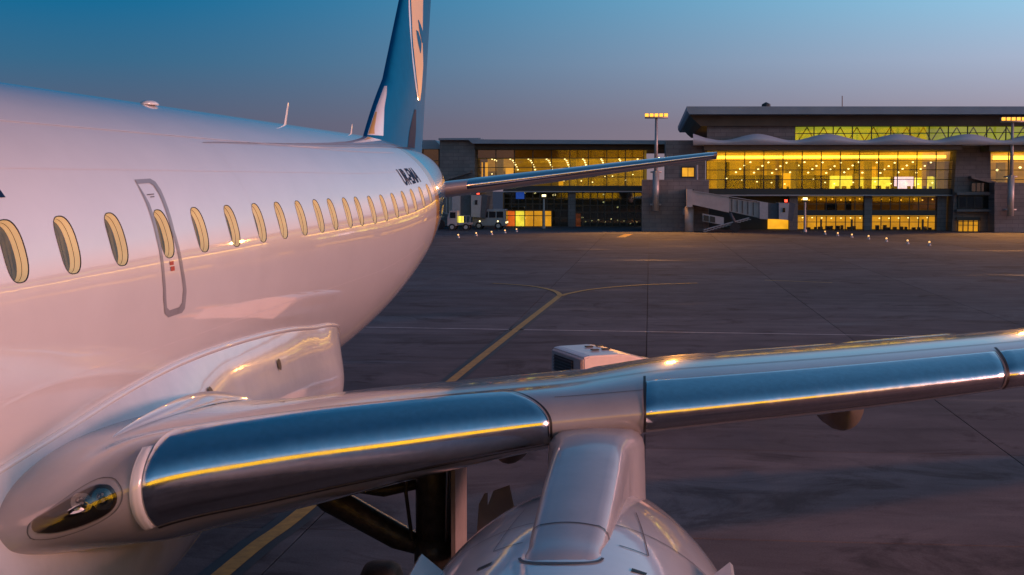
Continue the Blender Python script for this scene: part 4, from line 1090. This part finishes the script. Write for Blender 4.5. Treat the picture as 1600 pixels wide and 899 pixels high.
def mast(x, ytop, ybot, Y, label):
    p = at(x, ybot, Y); q = at(x, ytop, Y); h = q.z - p.z
    m = empty('floodlight_mast', (p.x, Y, p.z), label=label, cat='floodlight mast', group='floodlight masts along the terminal')
    L = m.location
    def mm(name, V, Fc, mt): return mesh(name, V, Fc, mt, m, True)
    mm('lower_pole', *tube([(0, 0, 0), (0, 0, h * .42)], .33, 12), M['mast'])
    mm('upper_pole', *tube([(0, 0, h * .42), (0, 0, h * .97)], [.20, .13], 12), M['mast'])
    for f in (.06, .40): mm('wall_bracket', *boxvf((-.55, -.12, h * f), (.55, .75, h * f + .14)), M['mast'])
    mm('head_frame', *boxvf((-1.15, -.3, h * .965), (1.15, .3, h * .985)), M['mast'])
    for k in range(5):
        xx = -.96 + .48 * k
        ld = mm('lamp_housing', *boxvf((xx - .2, -.34, h * .985 + .01), (xx + .2, .30, h * .985 + .30)), M['mast'])
        mesh('lamp_lens', *boxvf((xx - .18, -.37, h * .985 - .03), (xx + .18, -.345, h * .985 + .28)), M['sodium'], ld)
    l = bpy.data.lights.new('sodium_light', 'SPOT'); l.energy = 15000; l.color = (1, .40, .07); l.shadow_soft_size = .5; l.spot_size = R(105); l.spot_blend = .6
    lo = bpy.data.objects.new('sodium_light', l); COL.objects.link(lo); lo.parent = m; lo.location = (0, -1.1, h * .985); lo.rotation_euler = (R(-46), 0, 0)
    return m
mast(1024.5, 180, 330, 140.0, 'tall floodlight mast with orange lamps on the stone block left of the jet bridge')
mast(1578.5, 186, 338, 140.5, 'tall floodlight mast with orange lamps at the right edge of the picture')
mast(2130, 186, 338, 140.5, 'tall floodlight mast with orange lamps, added next in the row beyond the right edge')  # unseen masts, added to continue the row and reflect in the fuselage
mast(2680, 186, 338, 140.5, 'tall floodlight mast with orange lamps, added last in the row beyond the right edge')
# the high mast by the gate that throws the wing's shadow
HM = Vector((29.6, -35.6, 0)); HMH = 24.7
hm = empty('high_mast', HM, label='high floodlight mast before the gate terminal, behind the viewpoint', cat='floodlight mast')
mesh('pole', *tube([(0, 0, 0), (0, 0, HMH - 1)], [.4, .2], 16), M['mast'], hm)
mesh('head_frame', *boxvf((-1.6, -.3, HMH - 1), (1.6, .3, HMH - .8)), M['mast'], hm, False)
for k in range(4): mesh('lamp_housing', *boxvf((-1.4 + .8 * k - .25, -.3, HMH - .78), (-1.4 + .8 * k + .25, .3, HMH - .2)), M['mast'], hm, False)
fl = bpy.data.lights.new('flood_light', 'SPOT'); fl.energy = 88000; fl.color = (1.0, .25, .08); fl.shadow_soft_size = .7; fl.spot_size = R(24); fl.spot_blend = .75
flo = bpy.data.objects.new('flood_light', fl); COL.objects.link(flo); flo.parent = hm; flo.location = (0, .9, HMH - .4)
flo.rotation_euler = (Vector((8.5, 19, 0)) - (HM + Vector((0, .9, HMH)))).to_track_quat('-Z', 'Y').to_euler()

# ---------------- jet bridges
def jetbridge(pts, Y, label, cab=True):
    """pts: pixel outline helpers (x0,ytop0,ybot0, x1,ytop1,ybot1) of the tunnel's side"""
    x0, t0, b0, x1, t1, b1 = pts
    base = at(x0, 362, Y); j = empty('jet_bridge', (base.x, Y, 0), label=label, cat='jet bridge', group='jet bridges along the terminal')
    o = j.location
    def pr(name, prof, Y0, Y1, m, parent=None):
        n = len(prof); V = [at(x, y, Y0) for x, y in prof] + [Vector((at(x, y, Y0).x, Y1, at(x, y, Y0).z)) for x, y in prof]
        return mesh(name, V, [tuple(range(n)), tuple(range(2 * n - 1, n - 1, -1))] + [(k, k + n, (k + 1) % n + n, (k + 1) % n) for k in range(n)], m, parent or j, False, off=o)
    xm = x0 + (x1 - x0) * .46
    ym = lambda x, a, b: a + (b - a) * (x - x0) / (x1 - x0)
    pr('rotunda', [(x0 - 3, t0 - 3), (x0 + 6, t0 - 3), (x0 + 6, b0 + 4), (x0 - 3, b0 + 4)], Y - .2, Y + 3.2, M['bridge'])
    pr('outer_tunnel', [(x0 + 6, t0), (xm + 12, ym(xm + 12, t0, t1)), (xm + 12, ym(xm + 12, b0, b1)), (x0 + 6, b0)], Y, Y + 3.0, M['bridge'])
    pr('inner_tunnel', [(xm + 12, ym(xm + 12, t0, t1) + 2), (x1, t1 + 1), (x1, b1 - 1), (xm + 12, ym(xm + 12, b0, b1) - 2)], Y + .25, Y + 2.75, M['bridge'])
    pr('roof_rail', [(x0 + 6, t0 - 1.2), (x1, t1 - .4), (x1, t1 + .6), (x0 + 6, t0 - .1)], Y - .12, Y + .1, M['ledge'])
    for k in range(5):
        x = xm + 16 + k * (x1 - xm - 18) / 5
        pr('tunnel_rib', [(x, ym(x, t0, t1) + 3), (x + 1.0, ym(x, t0, t1) + 3), (x + 1.0, ym(x, b0, b1) - 3), (x, ym(x, b0, b1) - 3)], Y + .12, Y + .27, M['mull'])
    pr('cab_collar', [(x1, t1), (x1 + 13, t1 + 2), (x1 + 13, b1 + 1), (x1, b1)], Y - .1, Y + 2.9, M['ledge'])
    pr('bellows', [(x1 + 13, t1 + 2.5), (x1 + 30, t1 + 3.5), (x1 + 30, b1 + 1), (x1 + 13, b1 + .5)], Y + .1, Y + 2.6, M['bellows'])
    c = pr('cab', [(x1 + 30, t1 + 2), (x1 + 46, t1 + 3), (x1 + 44, b1 + 2), (x1 + 30, b1 + 1)], Y - .2, Y + 3.0, M['ledge'])
    pr('cab_window', [(x1 + 36, t1 + 10), (x1 + 40, t1 + 10), (x1 + 40, t1 + 17), (x1 + 36, t1 + 17)], Y - .26, Y - .21, M['vglass'], None)
    pr('docking_hood', [(x1 + 46, t1 + 1), (x1 + 56, t1 + 4), (x1 + 51, b1 + 4), (x1 + 44, b1 + 2)], Y, Y + 2.8, M['bellows'])
    pr('equipment_box', [(x0 + 22, b0 + 14), (x0 + 55, b0 + 20), (x0 + 55, b0 + 32), (x0 + 22, b0 + 26)], Y + .3, Y + 2.2, M['ledge'])
    for k in range(2): pr('equipment_louvre', [(x0 + 23.5 + 10 * k, b0 + 16 + 1.8 * k), (x0 + 31.5 + 10 * k, b0 + 17.6 + 1.8 * k), (x0 + 31.5 + 10 * k, b0 + 26.5 + 1.8 * k), (x0 + 23.5 + 10 * k, b0 + 25 + 1.8 * k)], Y + .2, Y + .29, M['mull'])
    for s in (0, 2.2):
        a = at(xm + 14, ym(xm + 14, b0, b1), Y + s); g0 = Vector((at(xm + 22, 350, Y + s).x, Y + s + .3, .9))
        mesh('drive_leg', *tube([a + Vector((0, .3, 0)), g0], .16, 10), M['bellows'], j, True, off=o)
        V, Fc = tube([g0 + Vector((0, -.2, -.4)), g0 + Vector((0, .2, -.4))], .50, 18); mesh('drive_wheel', V, Fc, M['tyre'], j, False, off=o)
    pa = at(x1 - 16, b1 + 1, Y); mesh('service_stair', *join(*[boxvf((pa.x - .33 * k - .18, Y + .3, pa.z - (pa.z - .1) * k / 13 - .05), (pa.x - .33 * k + .18, Y + 1.1, pa.z - (pa.z - .1) * k / 13 + .02)) for k in range(14)]), M['ledge'], j, False, off=o)
    mesh('stair_rail', *tube([Vector((pa.x, Y + .25, pa.z + .15)), Vector((pa.x - .33 * 13.5, Y + .25, .25))], .07, 6), M['ledge'], j, False, off=o)
    p = at(x1 + 41, t1 + 1, Y + 1); mesh('beacon', *tube([p, p + Vector((0, 0, .25))], .14, 8), M['redlamp'], j, True, off=o)
    p0 = at(x0 + 1, b0 + 3, Y + 1.4); mesh('rotunda_column', *tube([Vector((p0.x, Y + 1.4, 0)), p0], .45, 14), M['bridge'], j, True, off=o)
jetbridge((1076, 299, 320, 1187, 315, 342), 137.5, 'grey jet bridge sloping down from the stone block, docking hood free')
jetbridge((630, 295, 318, 706, 303, 338), 145.0, 'grey jet bridge half hidden behind the jet tailplane')

# ---------------- vehicles by the concourse
def wheels(parent, spots, r, wdt, o):
    for (x, y) in spots:
        V, Fc = tube([Vector((x, y - wdt / 2, r)), Vector((x, y + wdt / 2, r))], r, 18); t = mesh('wheel', V, Fc, M['tyre'], parent, False, off=o)
        V, Fc = tube([Vector((x, y - wdt / 2 - .02, r)), Vector((x, y - wdt / 2 + .04, r))], r * .55, 14); mesh('wheel_rim', V, Fc, M['mast'], t, False, off=o)
Yb = 146.0
a = at(737, 350, Yb); b = at(790, 350, Yb); hb_ = 2.15
bus = empty('apron_bus', ((a.x + b.x) / 2, Yb + 1.2, 0), label='low pale grey apron bus parked in front of the lit concourse shop', cat='bus'); o = bus.location
bm_ = bmesh.new(); bmesh.ops.create_cube(bm_, size=1); bmesh.ops.scale(bm_, vec=(b.x - a.x, 2.3, hb_ - .35), verts=bm_.verts); bmesh.ops.translate(bm_, vec=(0, 0, (hb_ + .35) / 2), verts=bm_.verts)
bmesh.ops.bevel(bm_, geom=bm_.edges[:], offset=.14, segments=3, affect='EDGES', profile=.6)
me = bpy.data.meshes.new('body'); bm_.to_mesh(me); bm_.free(); me.materials.append(M['busgrey']); bo = bpy.data.objects.new('body', me); COL.objects.link(bo); bo.parent = bus
for k in range(4):
    x = a.x + .25 + k * (b.x - a.x - .4) / 4; mesh('window', *boxvf((x, Yb + .03, 1.25), (x + (b.x - a.x) / 4 - .22, Yb + .06, 1.9)), M['vglass'], bus, False, off=o)
mesh('windscreen', *boxvf((b.x + .0, Yb + .25, 1.1), (b.x + .03, Yb + 2.1, 1.9)), M['vglass'], bus, False, off=o)
for yy in (Yb + .4, Yb + 2.0): mesh('headlight', *boxvf((b.x + .0, yy - .12, .65), (b.x + .04, yy + .12, .82)), M['bulb'], bus, False, off=o)
for xx in (a.x + .8, b.x - .9): mesh('side_light', *boxvf((xx, Yb + .02, .80), (xx + .12, Yb + .05, .92)), M['bulb'], bus, False, off=o)
wheels(bus, [(a.x + .75, Yb + .18), (b.x - .8, Yb + .18), (a.x + .75, Yb + 2.2), (b.x - .8, Yb + 2.2)], .38, .28, o)

Yt = 141.0
a = at(699, 350, Yt); b = at(735, 350, Yt)
tr = empty('service_truck', ((a.x + b.x) / 2, Yt + 1, 0), label='small dark service truck with a lit amber cab beside the grey bus', cat='truck'); o = tr.location
wx = b.x - a.x
bd = mesh('cab', [(a.x, Yt, .5), (a.x + .42 * wx, Yt, .5), (a.x + .42 * wx, Yt, 2.05), (a.x + .10 * wx, Yt, 2.05), (a.x, Yt, 1.35), (a.x, Yt + 1.9, .5), (a.x + .42 * wx, Yt + 1.9, .5), (a.x + .42 * wx, Yt + 1.9, 2.05), (a.x + .10 * wx, Yt + 1.9, 2.05), (a.x, Yt + 1.9, 1.35)],
    [(0, 1, 2, 3, 4), (9, 8, 7, 6, 5), (0, 5, 6, 1), (1, 6, 7, 2), (2, 7, 8, 3), (3, 8, 9, 4), (4, 9, 5, 0)], M['bridge'], tr, False, off=o)
mesh('side_window', *boxvf((a.x + .12 * wx, Yt - .03, 1.3), (a.x + .36 * wx, Yt - .01, 1.9)), M['vglass'], tr, False, off=o)
mesh('flatbed', *boxvf((a.x + .44 * wx, Yt, .62), (b.x, Yt + 1.9, .82)), M['busgrey'], tr, False, off=o)
for k in range(4): mesh('stake', *boxvf((a.x + (.46 + .17 * k) * wx, Yt + .02, .82), (a.x + (.48 + .17 * k) * wx, Yt + .08, 1.55)), M['ledge'], tr, False, off=o)
mesh('guard_rail', *boxvf((a.x + .46 * wx, Yt + .02, 1.5), (a.x + .99 * wx, Yt + .08, 1.56)), M['ledge'], tr, False, off=o)
mesh('crew_box', *boxvf((a.x + .45 * wx, Yt + .3, .83), (a.x + .62 * wx, Yt + 1.5, 1.5)), M['shop'], tr, False, off=o)
wheels(tr, [(a.x + .2 * wx, Yt + .1), (a.x + .8 * wx, Yt + .1), (a.x + .2 * wx, Yt + 1.8), (a.x + .8 * wx, Yt + 1.8)], .36, .26, o)

# traffic cone
p = gnd(776, 358)
cn = empty('traffic_cone', (p.x, p.y, 0), label='red traffic cone standing in front of the grey bus', cat='traffic cone')
mesh('cone_base', *boxvf((-.28, -.28, 0), (.28, .28, .06)), M['red'], cn, False)
mesh('cone_body', *tube([(0, 0, .06), (0, 0, .9)], [.24, .06], 16), M['red'], cn)
mesh('cone_band', *tube([(0, 0, .42), (0, 0, .58)], [.172, .135], 16), M['markwhite'], cn)

# post lamps
def post(x, ytop, ybot, Y, label):
    p = at(x, ytop, Y); m = empty('post_lamp', (p.x, Y, 0), label=label, cat='lamp', group='post lamps before the terminal')
    mesh('foot', *tube([(0, 0, 0), (0, 0, .25)], .22, 12), M['mast'], m); mesh('pole', *tube([(0, 0, .25), (0, 0, p.z - .3)], [.13, .10], 10), M['mast'], m)
    h = mesh('lamp_head', *boxvf((-.22, -.22, p.z - .3), (.22, .22, p.z - .12)), M['mull'], m, False); mesh('lamp_glow', *boxvf((-.2, -.26, p.z - .10), (.2, .1, p.z + .12)), M['bulb'], h, False)
post(1258, 311, 361, 140.0, 'white post lamp standing before the right hall glazing')
post(850, 306, 354, 150.0, 'slim post lamp standing before the lit concourse shop')

# edge lights set in the apron
EP = [(716, 372, 'leftmost, nearest the jet tail'), (744, 369, 'second from the jet tail'), (768, 367, 'third from the jet tail'), (789, 364.5, 'fourth from the jet tail'), (807, 362.5, 'fifth from the jet tail'),
      (1289, 366.5, 'first right of the white post lamp'), (1309, 369, 'second right of the white post lamp'), (1331, 371.5, 'third right of the white post lamp'), (1357, 374, 'fourth right of the white post lamp'), (1385, 378, 'fifth right of the white post lamp'), (1418, 381.5, 'sixth right of the white post lamp'), (1452, 384, 'seventh right of the white post lamp')]
M['edge'] = mat('edge light lens', (1, .8, .4), .4, emit=(1, .50, .14), es=1.5)
_eb = None
for k, (x, y, wds) in enumerate(EP):
    p = gnd(x, y); e = empty('edge_light', (p.x, p.y, 0), label='small amber apron edge light, ' + wds, cat='edge light', group='apron edge lights')
    if _eb is None:
        b1_ = mesh('light_base', *tube([(0, 0, 0), (0, 0, .10), (0, 0, .22)], [.14, .12, .05], 10), M['mast'], e); l1_ = mesh('light_lens', *tube([(0, 0, .22), (0, 0, .30), (0, 0, .34)], [.06, .075, .03], 10), M['edge'], e); _eb = (b1_, l1_)
    else:
        for s_ in _eb: c_ = s_.copy(); COL.objects.link(c_); c_.parent = e

# ---------------- ground power unit behind the wing
c0 = Vector((-1.19, 25.1, 0)); LD = Vector((.92, .39, 0)).normalized(); WDv = Vector((-LD.y, LD.x, 0)) * 1.0
gp = empty('ground_power_unit', c0 + (LD * 1.0 + WDv * .7) * 1.22, (0, 0, math.atan2(LD.y, LD.x)), label='white wedge-nosed ground power cart with louvred end, behind the wing', cat='service cart')
def gl(l, wv, z): return ((l - 1.0) * 1.22, (wv - .7) * 1.22, .18 + (z - .30) * .69 if z > .30 else z * .6)
prof = [(0, .42), (0, 1.66), (.10, 1.71), (.62, 1.73), (.80, 1.68), (1.55, 1.30), (2.1, 1.14), (2.12, .42)]
nW_ = 1.45; n_ = len(prof)
bm_ = bmesh.new()
A_ = [bm_.verts.new(gl(l, 0, z)) for l, z in prof]; B_ = [bm_.verts.new(gl(l, nW_, z)) for l, z in prof]
bm_.faces.new(A_); bm_.faces.new(B_[::-1])
for k in range(n_): bm_.faces.new((A_[(k + 1) % n_], A_[k], B_[k], B_[(k + 1) % n_]))
bmesh.ops.recalc_face_normals(bm_, faces=bm_.faces[:]); bmesh.ops.bevel(bm_, geom=bm_.edges[:], offset=.03, segments=2, affect='EDGES')
me = bpy.data.meshes.new('body'); bm_.to_mesh(me); bm_.free(); me.materials.append(M['vwhite']); ob = bpy.data.objects.new('body', me); COL.objects.link(ob); ob.parent = gp
mesh('intake_frame', *boxvf(gl(-.02, .06, .95), gl(.0, 1.40, 1.60)), M['ledge'], gp, False)
mesh('intake_recess', *boxvf(gl(-.035, .38, 1.08), gl(-.021, 1.24, 1.52)), M['black'], gp, False)
for k in range(5): mesh('intake_slat', *boxvf(gl(-.055, .38, 1.12 + .085 * k), gl(-.036, 1.24, 1.14 + .085 * k)), M['bellows'], gp, False)
for l, wv in ((.35, .55), (.55, .6), (.42, 1.0), (.62, 1.05)): mesh('roof_bracket', *boxvf(gl(l, wv, 1.735), gl(l + .12, wv + .08, 1.765)), M['black'], gp, False)
mesh('side_latch', *boxvf(gl(1.42, -.02, 1.20), gl(1.62, -.002, 1.25)), M['black'], gp, False)
mesh('yellow_drawbar', *join(boxvf(gl(2.1, .5, 1.0), gl(2.75, .95, 1.12)), boxvf(gl(1.9, .35, .45), gl(2.9, 1.1, .62))), M['yellow'], gp, False)
mesh('chassis', *boxvf(gl(.05, .1, .30), gl(2.05, 1.35, .425)), M['black'], gp, False)
for l in (.4, 1.7):
    for wv in (.12, 1.33):
        V, Fc = tube([Vector(gl(l, wv - .09, .30)), Vector(gl(l, wv + .09, .30))], .18, 18); mesh('wheel', V, Fc, M['tyre'], gp, False)
